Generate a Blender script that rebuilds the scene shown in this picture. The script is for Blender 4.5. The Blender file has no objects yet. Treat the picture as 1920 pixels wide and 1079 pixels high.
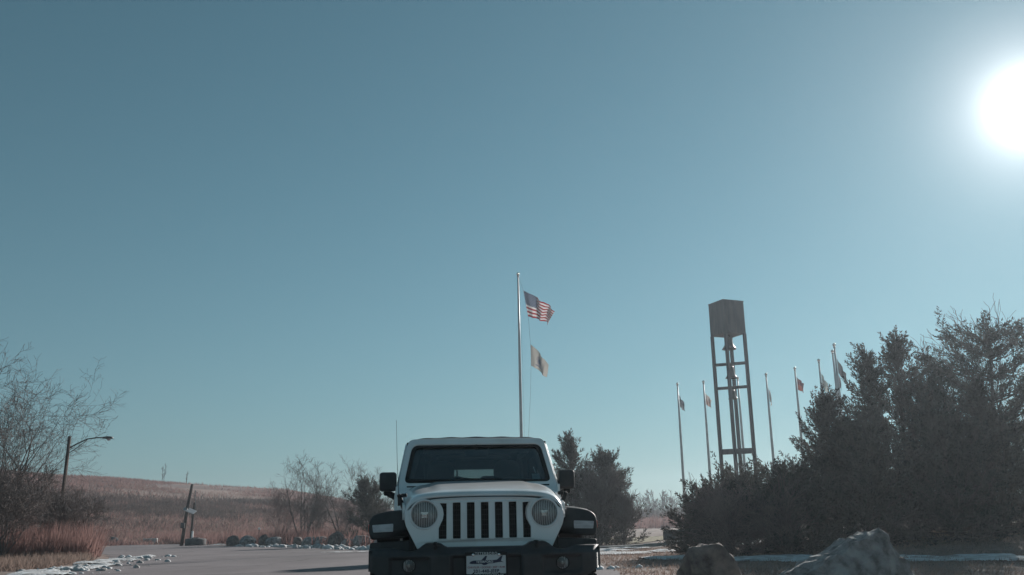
import bpy, bmesh, math, random
import numpy as np
from mathutils import Vector, Matrix, noise as mnoise

random.seed(7)
RNG = np.random.default_rng(7)
SC = bpy.context.scene
COL = SC.collection
R = math.radians

# ------------------------------------------------------------------ camera
cam_d = bpy.data.cameras.new('camera')
cam_d.sensor_width = 36.0
cam_d.lens = 36.0 * 1736 / 1920
cam_d.clip_start = 0.05
cam_d.clip_end = 9000
cam = bpy.data.objects.new('camera', cam_d)
COL.objects.link(cam)
cam.matrix_world = Matrix.Translation((0, 0, 0.95)) @ Matrix.Rotation(R(90 + 14.5), 4, 'X') @ Matrix.Rotation(R(-1.1), 4, 'Z')
SC.camera = cam

# ------------------------------------------------------------------ sun and sky
SUN_AZ, SUN_EL = R(31.4), R(21.7)
SUN_DIR = Vector((math.sin(SUN_AZ) * math.cos(SUN_EL), math.cos(SUN_AZ) * math.cos(SUN_EL), math.sin(SUN_EL)))
world = bpy.data.worlds.new('World')
SC.world = world
world.use_nodes = True
wn, wl = world.node_tree.nodes, world.node_tree.links
wn.clear()
w_out = wn.new('ShaderNodeOutputWorld')
w_bg = wn.new('ShaderNodeBackground')
w_bg.inputs['Strength'].default_value = 0.050
sky = wn.new('ShaderNodeTexSky')
sky.sky_type = 'NISHITA'
sky.sun_disc = False
sky.sun_elevation = SUN_EL
sky.sun_rotation = SUN_AZ
sky.altitude = 0
sky.air_density = 1.0
sky.dust_density = 0.05
sky.ozone_density = 4.0
tc = wn.new('ShaderNodeTexCoord')
hs = wn.new('ShaderNodeHueSaturation')
hs.inputs['Hue'].default_value = 0.485
hs.inputs['Saturation'].default_value = 0.70
hs.inputs['Value'].default_value = 1.0
wl.new(sky.outputs[0], hs.inputs['Color'])
# the bright aureole round the sun itself, by direction in the sky
dt = wn.new('ShaderNodeVectorMath'); dt.operation = 'DOT_PRODUCT'
wl.new(tc.outputs['Generated'], dt.inputs[0])
dt.inputs[1].default_value = SUN_DIR
om = wn.new('ShaderNodeMath'); om.operation = 'SUBTRACT'; om.inputs[0].default_value = 1.0
wl.new(dt.outputs['Value'], om.inputs[1])
# the photograph's cool teal cast of the whole sky
tint = wn.new('ShaderNodeMix'); tint.data_type = 'RGBA'; tint.blend_type = 'MULTIPLY'; tint.inputs['Factor'].default_value = 1.0
tint.inputs['B'].default_value = (0.635, 1.00, 0.965, 1)
wl.new(hs.outputs[0], tint.inputs['A'])
# pale haze low over the horizon, all the way round
sz = wn.new('ShaderNodeSeparateXYZ'); wl.new(tc.outputs['Generated'], sz.inputs[0])
hz = wn.new('ShaderNodeMath'); hz.operation = 'MULTIPLY'; hz.inputs[1].default_value = -7.0; wl.new(sz.outputs['Z'], hz.inputs[0])
he = wn.new('ShaderNodeMath'); he.operation = 'EXPONENT'; wl.new(hz.outputs[0], he.inputs[0])
hc = wn.new('ShaderNodeMath'); hc.operation = 'MULTIPLY'; hc.inputs[1].default_value = 0.64; hc.use_clamp = True; wl.new(he.outputs[0], hc.inputs[0])
hm_ = wn.new('ShaderNodeMix'); hm_.data_type = 'RGBA'; wl.new(hc.outputs[0], hm_.inputs['Factor'])
wl.new(tint.outputs['Result'], hm_.inputs['A']); hm_.inputs['B'].default_value = (4.0, 4.6, 5.6, 1)
prev = hm_.outputs['Result']
for amp, width, colr in ((26.0, 0.00045, (1, 0.98, 0.95)), (9.0, 0.0022, (1.0, 0.96, 0.95)), (2.3, 0.012, (1.0, 0.95, 0.94)), (0.45, 0.08, (0.8, 1.0, 1.02))):
    dv = wn.new('ShaderNodeMath'); dv.operation = 'DIVIDE'; dv.inputs[1].default_value = -width
    wl.new(om.outputs[0], dv.inputs[0])
    ex = wn.new('ShaderNodeMath'); ex.operation = 'EXPONENT'
    wl.new(dv.outputs[0], ex.inputs[0])
    sc_ = wn.new('ShaderNodeVectorMath'); sc_.operation = 'SCALE'
    sc_.inputs[0].default_value = tuple(c * amp for c in colr)
    wl.new(ex.outputs[0], sc_.inputs['Scale'])
    ad = wn.new('ShaderNodeVectorMath'); ad.operation = 'ADD'
    wl.new(prev, ad.inputs[0]); wl.new(sc_.outputs[0], ad.inputs[1])
    prev = ad.outputs[0]
wl.new(prev, w_bg.inputs['Color'])
wl.new(w_bg.outputs[0], w_out.inputs['Surface'])

sun_d = bpy.data.lights.new('sun', 'SUN')
sun_d.energy = 5.0
sun_d.angle = R(0.55)
sun_d.color = (1.0, 0.95, 0.90)
sun = bpy.data.objects.new('sun', sun_d)
COL.objects.link(sun)
sun.rotation_euler = (-SUN_DIR).to_track_quat('-Z', 'Y').to_euler()

SC.view_settings.view_transform = 'Standard'
SC.view_settings.look = 'None'
SC.view_settings.exposure = 0.24
SC.view_settings.gamma = 1.0
SC.view_settings.use_curve_mapping = False
SC.cycles.max_bounces = 8
SC.cycles.transparent_max_bounces = 12
SC.cycles.caustics_reflective = False
SC.cycles.caustics_refractive = False
SC.cycles.use_denoising = True

# ------------------------------------------------------------------ materials
MATS = {}
def base_mat(name):
    m = bpy.data.materials.new(name); m.use_nodes = True
    MATS[name] = m
    nt = m.node_tree
    return m, nt, nt.nodes['Principled BSDF'], nt.nodes['Material Output']

def noise_mat(name, c1, c2, scale=5.0, rough=0.8, bump=0.0, bscale=None, metal=0.0, spec=0.3, detail=6.0, lo=0.35, hi=0.65,
              coat=0.0, stretch=None, c3=None, scale3=0.5, trans=0.0):
    m, nt, b, out = base_mat(name)
    n, l = nt.nodes, nt.links
    co = n.new('ShaderNodeTexCoord').outputs['Object']
    if stretch:
        mp = n.new('ShaderNodeMapping'); mp.inputs['Scale'].default_value = stretch
        l.new(co, mp.inputs['Vector']); co = mp.outputs[0]
    nz = n.new('ShaderNodeTexNoise'); nz.inputs['Scale'].default_value = scale; nz.inputs['Detail'].default_value = detail
    l.new(co, nz.inputs['Vector'])
    mr = n.new('ShaderNodeMapRange'); mr.inputs[1].default_value = lo; mr.inputs[2].default_value = hi
    l.new(nz.outputs[0], mr.inputs[0])
    mx = n.new('ShaderNodeMix'); mx.data_type = 'RGBA'
    mx.inputs['A'].default_value = (*c1, 1); mx.inputs['B'].default_value = (*c2, 1)
    l.new(mr.outputs[0], mx.inputs['Factor'])
    colr = mx.outputs['Result']
    if c3:
        n3 = n.new('ShaderNodeTexNoise'); n3.inputs['Scale'].default_value = scale3; n3.inputs['Detail'].default_value = 4
        l.new(co, n3.inputs['Vector'])
        m3 = n.new('ShaderNodeMapRange'); m3.inputs[1].default_value = 0.48; m3.inputs[2].default_value = 0.66
        l.new(n3.outputs[0], m3.inputs[0])
        x3 = n.new('ShaderNodeMix'); x3.data_type = 'RGBA'
        l.new(m3.outputs[0], x3.inputs['Factor']); l.new(colr, x3.inputs['A']); x3.inputs['B'].default_value = (*c3, 1)
        colr = x3.outputs['Result']
    l.new(colr, b.inputs['Base Color'])
    b.inputs['Roughness'].default_value = rough
    b.inputs['Metallic'].default_value = metal
    b.inputs['Specular IOR Level'].default_value = spec
    b.inputs['Coat Weight'].default_value = coat
    b.inputs['Coat Roughness'].default_value = 0.05
    if bump:
        nb = n.new('ShaderNodeTexNoise'); nb.inputs['Scale'].default_value = bscale or scale * 3; nb.inputs['Detail'].default_value = 8
        l.new(co, nb.inputs['Vector'])
        bp = n.new('ShaderNodeBump'); bp.inputs['Strength'].default_value = bump; bp.inputs['Distance'].default_value = 0.05
        l.new(nb.outputs[0], bp.inputs['Height']); l.new(bp.outputs[0], b.inputs['Normal'])
    if trans:
        t = n.new('ShaderNodeBsdfTranslucent'); l.new(colr, t.inputs['Color'])
        ms = n.new('ShaderNodeMixShader'); ms.inputs[0].default_value = trans
        l.new(b.outputs[0], ms.inputs[1]); l.new(t.outputs[0], ms.inputs[2]); l.new(ms.outputs[0], out.inputs['Surface'])
    return m

M_paint = noise_mat('white_paint', (0.85, 0.86, 0.86), (0.81, 0.82, 0.82), 3, 0.35, spec=0.5, coat=0.7, c3=(0.74, 0.73, 0.71), scale3=2.6)
M_black = noise_mat('black_plastic', (0.030, 0.031, 0.033), (0.046, 0.047, 0.049), 9, 0.55, bump=0.12, bscale=260, spec=0.45)
M_trim = noise_mat('dark_trim', (0.014, 0.014, 0.015), (0.022, 0.022, 0.023), 8, 0.6)
M_inner = noise_mat('cabin_black', (0.060, 0.060, 0.063), (0.085, 0.083, 0.083), 6, 0.8)
M_cabin_grey = noise_mat('cabin_grey', (0.28, 0.28, 0.28), (0.34, 0.335, 0.33), 6, 0.8)
M_fabric = noise_mat('soft_top', (0.022, 0.022, 0.024), (0.035, 0.035, 0.036), 20, 0.9, bump=0.2, bscale=180)
M_tyre = noise_mat('tyre_rubber', (0.022, 0.021, 0.021), (0.040, 0.038, 0.036), 14, 0.85, bump=0.2, bscale=60)
M_alloy = noise_mat('alloy', (0.45, 0.45, 0.46), (0.55, 0.55, 0.55), 8, 0.35, metal=0.8)
M_chrome = noise_mat('chrome', (0.88, 0.88, 0.88), (0.94, 0.94, 0.94), 10, 0.22, metal=1.0)
def reflection_stripe_mat():
    m, nt, b, out = base_mat('painted_reflection_stripes')
    n, l = nt.nodes, nt.links
    co = n.new('ShaderNodeTexCoord')
    wv = n.new('ShaderNodeTexWave'); wv.bands_direction = 'X'; wv.inputs['Scale'].default_value = 17; wv.inputs['Distortion'].default_value = 1.2; wv.inputs['Detail Scale'].default_value = 3
    l.new(co.outputs['Object'], wv.inputs['Vector'])
    mx = n.new('ShaderNodeMix'); mx.data_type = 'RGBA'; mx.inputs['A'].default_value = (0.30, 0.28, 0.27, 1); mx.inputs['B'].default_value = (1.0, 1.0, 1.0, 1)  # bright and dark reflections painted as colour stripes on a smooth bowl
    l.new(wv.outputs[0], mx.inputs['Factor']); l.new(mx.outputs['Result'], b.inputs['Base Color'])
    b.inputs['Metallic'].default_value = 0.35; b.inputs['Roughness'].default_value = 0.25
    return m
M_reflection_stripes = reflection_stripe_mat()
M_bolt = noise_mat('silver_cap', (0.6, 0.6, 0.6), (0.7, 0.7, 0.7), 10, 0.25, metal=1.0)
M_radiator = noise_mat('radiator', (0.016, 0.016, 0.017), (0.10, 0.10, 0.10), 60, 0.6, lo=0.55, hi=0.75, stretch=(1, 1, 0.6))
M_plate = noise_mat('plate_white', (0.62, 0.64, 0.65), (0.68, 0.70, 0.70), 8, 0.45)
M_ink_blue = noise_mat('plate_ink', (0.035, 0.04, 0.075), (0.045, 0.05, 0.09), 20, 0.5)
M_ink_red = noise_mat('plate_red', (0.32, 0.13, 0.15), (0.36, 0.16, 0.17), 20, 0.5)
M_sticker = noise_mat('sticker', (0.42, 0.50, 0.54), (0.50, 0.56, 0.60), 60, 0.6)
M_turn = noise_mat('signal_lens', (0.42, 0.39, 0.40), (0.55, 0.52, 0.53), 14, 0.2, spec=0.6, coat=0.6, stretch=(1, 1, 3))
M_amber = noise_mat('marker_red', (0.55, 0.06, 0.03), (0.65, 0.09, 0.04), 14, 0.2, spec=0.6, coat=0.6, trans=0.4)
M_bark = noise_mat('grey_bark', (0.060, 0.048, 0.044), (0.125, 0.105, 0.100), 4, 0.9, bump=0.5, bscale=14)
M_twig = noise_mat('grey_twigs', (0.105, 0.085, 0.080), (0.19, 0.158, 0.148), 1.2, 0.85)
M_twig_red = noise_mat('reddish_twigs', (0.125, 0.085, 0.080), (0.23, 0.165, 0.155), 1.3, 0.8)
M_cedar = noise_mat('cedar_foliage', (0.060, 0.062, 0.058), (0.125, 0.113, 0.100), 1.6, 0.85, spec=0.15, trans=0.22)
M_cedar3 = noise_mat('cedar_foliage_dark', (0.040, 0.045, 0.044), (0.090, 0.085, 0.076), 1.6, 0.85, spec=0.15, trans=0.2)
M_cedar2 = noise_mat('cedar_foliage_brown', (0.062, 0.059, 0.055), (0.128, 0.110, 0.098), 1.6, 0.85, spec=0.15, trans=0.22)
M_pole = noise_mat('pole_metal', (0.40, 0.40, 0.40), (0.50, 0.50, 0.50), 2, 0.5, metal=0.4, spec=0.5)
M_finial = noise_mat('finial', (0.75, 0.73, 0.68), (0.82, 0.80, 0.76), 4, 0.2, metal=0.9)
M_steel = noise_mat('weathered_steel', (0.048, 0.051, 0.058), (0.080, 0.083, 0.090), 1.6, 0.6, bump=0.1, bscale=20, spec=0.4, c3=(0.088, 0.082, 0.084), scale3=0.8, stretch=(2.5, 2.5, 0.5))
M_bell = noise_mat('bell_bronze', (0.075, 0.072, 0.068), (0.12, 0.112, 0.10), 4, 0.45, metal=0.4)
M_wood = noise_mat('old_wood', (0.070, 0.050, 0.044), (0.13, 0.10, 0.088), 4, 0.9, bump=0.4, bscale=20, stretch=(6, 6, 0.7))
M_rock = noise_mat('grey_rock', (0.13, 0.125, 0.125), (0.33, 0.325, 0.32), 7.0, 0.85, bump=1.0, bscale=22, c3=(0.42, 0.41, 0.405), scale3=4.0, detail=14.0)
M_rock_brown = noise_mat('brown_rock', (0.085, 0.068, 0.062), (0.20, 0.165, 0.15), 8.0, 0.85, bump=1.0, bscale=22, c3=(0.27, 0.22, 0.195), scale3=3.4, detail=14.0)
M_concrete = noise_mat('concrete', (0.26, 0.25, 0.24), (0.38, 0.37, 0.36), 3, 0.9, bump=0.3, bscale=30)
M_block = noise_mat('pale_concrete', (0.48, 0.47, 0.45), (0.60, 0.58, 0.56), 3, 0.9, bump=0.3, bscale=30)
M_dark_stone = noise_mat('dark_stone', (0.075, 0.072, 0.074), (0.13, 0.125, 0.125), 3, 0.85, bump=0.3, bscale=20)
M_snow = noise_mat('snow', (0.74, 0.76, 0.78), (0.52, 0.51, 0.50), 5, 0.8, bump=0.8, bscale=20, c3=(0.33, 0.31, 0.30), scale3=2.2)
M_asphalt = noise_mat('asphalt', (0.150, 0.129, 0.134), (0.195, 0.170, 0.176), 0.5, 0.92, bump=0.35, bscale=40, c3=(0.120, 0.105, 0.109), scale3=0.16, stretch=(1, 0.45, 1))
def add_cracks(m):
    n, l = m.node_tree.nodes, m.node_tree.links
    b_ = n['Principled BSDF']; src = b_.inputs['Base Color'].links[0].from_socket
    co = n.new('ShaderNodeTexCoord')
    wz = n.new('ShaderNodeTexNoise'); wz.inputs['Scale'].default_value = 0.5; wz.inputs['Detail'].default_value = 5; l.new(co.outputs['Object'], wz.inputs['Vector'])
    va = n.new('ShaderNodeVectorMath'); va.operation = 'MULTIPLY_ADD'; va.inputs[1].default_value = (1.8, 1.8, 0); l.new(wz.outputs['Color'], va.inputs[0]); l.new(co.outputs['Object'], va.inputs[2])
    vo = n.new('ShaderNodeTexVoronoi'); vo.feature = 'DISTANCE_TO_EDGE'; vo.inputs['Scale'].default_value = 0.16; l.new(va.outputs[0], vo.inputs['Vector'])
    mr = n.new('ShaderNodeMapRange'); mr.inputs[1].default_value = 0.004; mr.inputs[2].default_value = 0.016; mr.inputs[3].default_value = 1; mr.inputs[4].default_value = 0; l.new(vo.outputs['Distance'], mr.inputs[0])
    n2 = n.new('ShaderNodeTexNoise'); n2.inputs['Scale'].default_value = 0.12; n2.inputs['Detail'].default_value = 6; l.new(co.outputs['Object'], n2.inputs['Vector'])
    m2 = n.new('ShaderNodeMapRange'); m2.inputs[1].default_value = 0.42; m2.inputs[2].default_value = 0.60; m2.inputs[4].default_value = 0.75; l.new(n2.outputs[0], m2.inputs[0])
    mu = n.new('ShaderNodeMath'); mu.operation = 'MULTIPLY'; l.new(mr.outputs[0], mu.inputs[0]); l.new(m2.outputs[0], mu.inputs[1])
    mx = n.new('ShaderNodeMix'); mx.data_type = 'RGBA'; l.new(mu.outputs[0], mx.inputs['Factor']); l.new(src, mx.inputs['A']); mx.inputs['B'].default_value = (0.055, 0.05, 0.05, 1)
    n3 = n.new('ShaderNodeTexNoise'); n3.inputs['Scale'].default_value = 2.2; n3.inputs['Detail'].default_value = 8; n3.inputs['Roughness'].default_value = 0.75; l.new(co.outputs['Object'], n3.inputs['Vector'])
    m3 = n.new('ShaderNodeMapRange'); m3.inputs[1].default_value = 0.58; m3.inputs[2].default_value = 0.74; m3.inputs[4].default_value = 0.55; l.new(n3.outputs[0], m3.inputs[0])
    x3 = n.new('ShaderNodeMix'); x3.data_type = 'RGBA'; l.new(m3.outputs[0], x3.inputs['Factor']); l.new(mx.outputs['Result'], x3.inputs['A']); x3.inputs['B'].default_value = (0.26, 0.24, 0.238, 1)
    l.new(x3.outputs['Result'], b_.inputs['Base Color'])
add_cracks(M_asphalt)
M_dryground = noise_mat('dry_grass_soil', (0.19, 0.135, 0.115), (0.28, 0.215, 0.185), 1.1, 0.95, bump=0.6, bscale=12, c3=(0.155, 0.120, 0.105), scale3=0.25)
M_lawn = noise_mat('winter_lawn', (0.19, 0.165, 0.095), (0.26, 0.215, 0.13), 0.8, 0.95, bump=0.5, bscale=12)
M_hill = noise_mat('hill_grass', (0.165, 0.112, 0.094), (0.290, 0.200, 0.165), 0.06, 0.95, bump=0.8, bscale=1.2, c3=(0.150, 0.105, 0.095), scale3=0.035, stretch=(0.55, 1, 3))
M_straw = noise_mat('straw', (0.22, 0.155, 0.130), (0.34, 0.255, 0.215), 0.4, 0.9, spec=0.2, trans=0.35)
M_reed = noise_mat('reddish_reeds', (0.200, 0.115, 0.105), (0.330, 0.205, 0.185), 0.35, 0.9, spec=0.2, trans=0.38)
M_brush = noise_mat('dark_brush', (0.125, 0.088, 0.078), (0.190, 0.136, 0.118), 0.3, 0.9, spec=0.2, trans=0.15)
M_blue_panel = noise_mat('grey_panel', (0.30, 0.31, 0.33), (0.42, 0.43, 0.45), 3, 0.35, spec=0.5)
M_white_paint_post = noise_mat('post_white', (0.70, 0.70, 0.69), (0.78, 0.78, 0.77), 5, 0.6)
M_lamp_grey = noise_mat('lamp_metal', (0.10, 0.095, 0.095), (0.15, 0.145, 0.14), 5, 0.5, metal=0.4)
M_wire = noise_mat('rope', (0.12, 0.12, 0.12), (0.18, 0.18, 0.18), 8, 0.8)

def glass_mat(name, tint, refl_lo, ribs=0.0, ribscale=30.0, rough=0.02, frost=0.0):
    m = bpy.data.materials.new(name); m.use_nodes = True
    n, l = m.node_tree.nodes, m.node_tree.links
    n.clear()
    out = n.new('ShaderNodeOutputMaterial')
    tr = n.new('ShaderNodeBsdfTransparent'); tr.inputs['Color'].default_value = (*tint, 1)
    gl = n.new('ShaderNodeBsdfGlossy'); gl.inputs['Roughness'].default_value = rough
    fr = n.new('ShaderNodeFresnel'); fr.inputs['IOR'].default_value = 1.5
    ma = n.new('ShaderNodeMath'); ma.operation = 'ADD'; ma.inputs[1].default_value = refl_lo; ma.use_clamp = True
    l.new(fr.outputs[0], ma.inputs[0])
    ms = n.new('ShaderNodeMixShader')
    l.new(ma.outputs[0], ms.inputs[0]); l.new(tr.outputs[0], ms.inputs[1]); l.new(gl.outputs[0], ms.inputs[2])
    if ribs:
        co = n.new('ShaderNodeTexCoord')
        wv = n.new('ShaderNodeTexWave'); wv.bands_direction = 'X'; wv.inputs['Scale'].default_value = ribscale
        wv.inputs['Distortion'].default_value = 0.3
        l.new(co.outputs['Object'], wv.inputs['Vector'])
        bp = n.new('ShaderNodeBump'); bp.inputs['Strength'].default_value = ribs; bp.inputs['Distance'].default_value = 0.02
        l.new(wv.outputs[0], bp.inputs['Height'])
        l.new(bp.outputs[0], gl.inputs['Normal']); l.new(bp.outputs[0], fr.inputs['Normal'])
    last = ms.outputs[0]
    if frost:
        df = n.new('ShaderNodeBsdfDiffuse'); df.inputs['Color'].default_value = (0.85, 0.85, 0.85, 1)
        if ribs: l.new(bp.outputs[0], df.inputs['Normal'])
        m2_ = n.new('ShaderNodeMixShader'); m2_.inputs[0].default_value = frost
        l.new(last, m2_.inputs[1]); l.new(df.outputs[0], m2_.inputs[2]); last = m2_.outputs[0]
    l.new(last, out.inputs['Surface'])
    return m
M_glass = glass_mat('window_glass', (0.84, 0.88, 0.88), 0.045)
M_side_glass = glass_mat('side_glass', (0.82, 0.86, 0.86), 0.02)
M_rear_glass = glass_mat('rear_glass', (0.52, 0.57, 0.57), 0.02)
M_lens = glass_mat('fluted_lens', (0.97, 0.98, 0.98), 0.05, ribs=0.5, ribscale=16, frost=0.06)

# ------------------------------------------------------------------ geometry helpers
def np_mesh(name, V, F):
    V = np.asarray(V, dtype=np.float32); F = np.asarray(F, dtype=np.int32)
    me = bpy.data.meshes.new(name)
    k = F.shape[1]
    me.vertices.add(len(V)); me.vertices.foreach_set('co', V.ravel())
    me.loops.add(F.size); me.loops.foreach_set('vertex_index', F.ravel())
    me.polygons.add(len(F)); me.polygons.foreach_set('loop_start', np.arange(0, F.size, k, dtype=np.int32))
    me.update(calc_edges=True)
    return me

def link(name, me, mat, parent=None, smooth=False, loc=None, label=None, cat=None, group=None, kind=None):
    o = bpy.data.objects.new(name, me)
    COL.objects.link(o)
    if me is not None and mat is not None and not me.materials:
        me.materials.append(mat)
    if me is not None and smooth:
        me.polygons.foreach_set('use_smooth', np.ones(len(me.polygons), dtype=bool))
    if parent: o.parent = parent
    if loc is not None: o.location = loc
    tag(o, label, cat, group, kind)
    return o

def tag(o, label=None, cat=None, group=None, kind=None):
    if label: o['label'] = label
    if cat: o['category'] = cat
    if group: o['group'] = group
    if kind: o['kind'] = kind
    return o

def empty(name, loc, label, cat, group=None, rotz=0.0):
    o = bpy.data.objects.new(name, None); COL.objects.link(o)
    o.empty_display_size = 0.2
    o.location = loc; o.rotation_euler = (0, 0, rotz)
    return tag(o, label, cat, group)

def bm_mesh(name, bm):
    bmesh.ops.recalc_face_normals(bm, faces=bm.faces)
    me = bpy.data.meshes.new(name); bm.to_mesh(me); bm.free()
    return me

def box(bm, c, s, bev=0.0, mat4=None, seg=2):
    r = bmesh.ops.create_cube(bm, size=1.0)
    vs = r['verts']
    bmesh.ops.scale(bm, vec=s, verts=vs)
    if bev:
        es = list({e for v in vs for e in v.link_edges})
        rb = bmesh.ops.bevel(bm, geom=es, offset=bev, segments=seg, profile=0.5, affect='EDGES')
        vs = list({v for f in rb['faces'] for v in f.verts} | {v for v in vs if v.is_valid})
    if mat4 is not None: bmesh.ops.transform(bm, matrix=mat4, verts=vs)
    bmesh.ops.translate(bm, vec=c, verts=vs)
    return vs

def box_me(name, c, s, bev=0.0, mat4=None):
    bm = bmesh.new(); box(bm, c, s, bev, mat4); return bm_mesh(name, bm)

def tube(bm, pts, radii, n=8, caps=True):
    pts = [Vector(p) for p in pts]
    if not isinstance(radii, (list, tuple)): radii = [radii] * len(pts)
    rings = []
    up = Vector((0, 0, 1))
    for i, p in enumerate(pts):
        d = (pts[min(i + 1, len(pts) - 1)] - pts[max(i - 1, 0)]).normalized()
        a = d.cross(up)
        if a.length < 1e-3: a = d.cross(Vector((1, 0, 0)))
        a.normalize(); b = d.cross(a)
        rings.append([bm.verts.new(p + (a * math.cos(2 * math.pi * k / n) + b * math.sin(2 * math.pi * k / n)) * radii[i]) for k in range(n)])
    for i in range(len(rings) - 1):
        for k in range(n):
            bm.faces.new((rings[i][k], rings[i][(k + 1) % n], rings[i + 1][(k + 1) % n], rings[i + 1][k]))
    if caps:
        bm.faces.new(rings[0]); bm.faces.new(rings[-1])

def tube_me(name, pts, radii, n=8):
    bm = bmesh.new(); tube(bm, pts, radii, n); return bm_mesh(name, bm)

def lathe(bm, prof, n=24, mat4=Matrix(), close=False):
    """profile of (radius, height) turned about local Z"""
    rings = []
    for r, h in prof:
        if r < 1e-6:
            rings.append([bm.verts.new(mat4 @ Vector((0, 0, h)))])
        else:
            rings.append([bm.verts.new(mat4 @ Vector((r * math.cos(2 * math.pi * k / n), r * math.sin(2 * math.pi * k / n), h))) for k in range(n)])
    seq = list(range(len(rings) - 1)) + ([len(rings) - 1] if close else [])
    for i in seq:
        a, b = rings[i], rings[(i + 1) % len(rings)]
        for k in range(n):
            k2 = (k + 1) % n
            if len(a) == 1 and len(b) == 1: continue
            if len(a) == 1: bm.faces.new((a[0], b[k2], b[k]))
            elif len(b) == 1: bm.faces.new((a[k], a[k2], b[0]))
            else: bm.faces.new((a[k], a[k2], b[k2], b[k]))

def lathe_me(name, prof, n=24, mat4=Matrix(), close=False):
    bm = bmesh.new(); lathe(bm, prof, n, mat4, close); return bm_mesh(name, bm)

def rpoly(pts, rad, seg=5):
    """round the corners of a 2-D polygon; rad is one number or one per corner"""
    out = []; n = len(pts)
    for i in range(n):
        p = Vector(pts[i]); a = Vector(pts[i - 1]); b = Vector(pts[(i + 1) % n])
        r = rad[i] if isinstance(rad, (list, tuple)) else rad
        if r <= 0: out.append(tuple(p)); continue
        da = (a - p); db = (b - p)
        r1 = min(r, da.length * 0.49); r2 = min(r, db.length * 0.49)
        s = p + da.normalized() * r1; e = p + db.normalized() * r2
        for k in range(seg + 1):
            t = k / seg
            q = s * (1 - t) ** 2 + p * 2 * t * (1 - t) + e * t * t
            out.append((q.x, q.y))
    return out

def circle(cx, cy, r, n=28):
    return [(cx + r * math.cos(2 * math.pi * k / n), cy + r * math.sin(2 * math.pi * k / n)) for k in range(n)]

def panel(name, outlines, half, bevel, fn):
    """flat plate with holes (first outline outer, others holes); fn(u, v, w) -> xyz"""
    cu = bpy.data.curves.new(name, 'CURVE'); cu.dimensions = '2D'; cu.fill_mode = 'BOTH'
    cu.extrude = max(half - bevel, 0.0001); cu.bevel_depth = bevel; cu.bevel_resolution = 1; cu.offset = -bevel
    for ol in outlines:
        sp = cu.splines.new('POLY'); sp.points.add(len(ol) - 1); sp.use_cyclic_u = True
        for p, q in zip(sp.points, ol): p.co = (q[0], q[1], 0, 1)
    ob = bpy.data.objects.new(name, cu)
    me = bpy.data.meshes.new_from_object(ob)
    bpy.data.objects.remove(ob); bpy.data.curves.remove(cu)
    for v in me.vertices: v.co = fn(*v.co)
    bm = bmesh.new(); bm.from_mesh(me); bmesh.ops.remove_doubles(bm, verts=bm.verts, dist=1e-5)
    bmesh.ops.recalc_face_normals(bm, faces=bm.faces); bm.to_mesh(me); bm.free()
    me.materials.clear()
    return me

def grid_me(name, P, smooth=True):
    """P[i][j] -> xyz"""
    P = np.asarray(P, dtype=np.float32); a, b = P.shape[:2]
    idx = np.arange(a * b).reshape(a, b)
    F = np.stack([idx[:-1, :-1], idx[1:, :-1], idx[1:, 1:], idx[:-1, 1:]], -1).reshape(-1, 4)
    return np_mesh(name, P.reshape(-1, 3), F)

def text_me(name, s, size, fn, spacing=1.0, bold=0.0):
    cu = bpy.data.curves.new(name, 'FONT'); cu.body = s; cu.size = size; cu.align_x = 'CENTER'; cu.align_y = 'CENTER'
    cu.extrude = 0.0008; cu.space_character = spacing; cu.offset = bold
    ob = bpy.data.objects.new(name, cu)
    me = bpy.data.meshes.new_from_object(ob)
    bpy.data.objects.remove(ob); bpy.data.curves.remove(cu)
    for v in me.vertices: v.co = fn(*v.co)
    me.materials.clear()
    return me

def sstep(a, b, x):
    t = np.clip((np.asarray(x, dtype=float) - a) / (b - a), 0, 1); return t * t * (3 - 2 * t)

def vnoise2(x, y, seed=0):
    """smooth value noise, vectorised"""
    x = np.asarray(x, float); y = np.asarray(y, float)
    xi = np.floor(x).astype(np.int64); yi = np.floor(y).astype(np.int64)
    xf = x - xi; yf = y - yi
    def h(a, b):
        n = (a * 374761393 + b * 668265263 + seed * 974711) & 0x7fffffff
        n = (n ^ (n >> 13)) * 1274126177 & 0x7fffffff
        return ((n ^ (n >> 16)) & 0xffff) / 65535.0
    u = xf * xf * (3 - 2 * xf); v = yf * yf * (3 - 2 * yf)
    return (h(xi, yi) * (1 - u) + h(xi + 1, yi) * u) * (1 - v) + (h(xi, yi + 1) * (1 - u) + h(xi + 1, yi + 1) * u) * v

def fbm2(x, y, seed=0, oct=4):
    s = 0; a = 0.5; f = 1.0
    for o in range(oct):
        s = s + a * vnoise2(x * f, y * f, seed + o * 17); a *= 0.5; f *= 2.03
    return s

def unit(a): return a / np.maximum(np.linalg.norm(a, axis=-1, keepdims=True), 1e-9)

def prisms(P0, P1, R0, R1, n=3):
    """many tapered sticks in one go"""
    D = unit(P1 - P0)
    ref = np.where(np.abs(D[:, 2:3]) < 0.9, np.array([[0, 0, 1.0]]), np.array([[1.0, 0, 0]]))
    A = unit(np.cross(D, ref)); B = np.cross(D, A)
    m = len(P0); V = np.zeros((m, 2 * n, 3))
    for k in range(n):
        c, s = math.cos(2 * math.pi * k / n), math.sin(2 * math.pi * k / n)
        V[:, k] = P0 + (A * c + B * s) * R0[:, None]
        V[:, n + k] = P1 + (A * c + B * s) * R1[:, None]
    base = (np.arange(m) * 2 * n)[:, None]
    F = np.concatenate([base + np.array([[k, (k + 1) % n, n + (k + 1) % n, n + k]]) for k in range(n)], 0)
    return V.reshape(-1, 3), F

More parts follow.
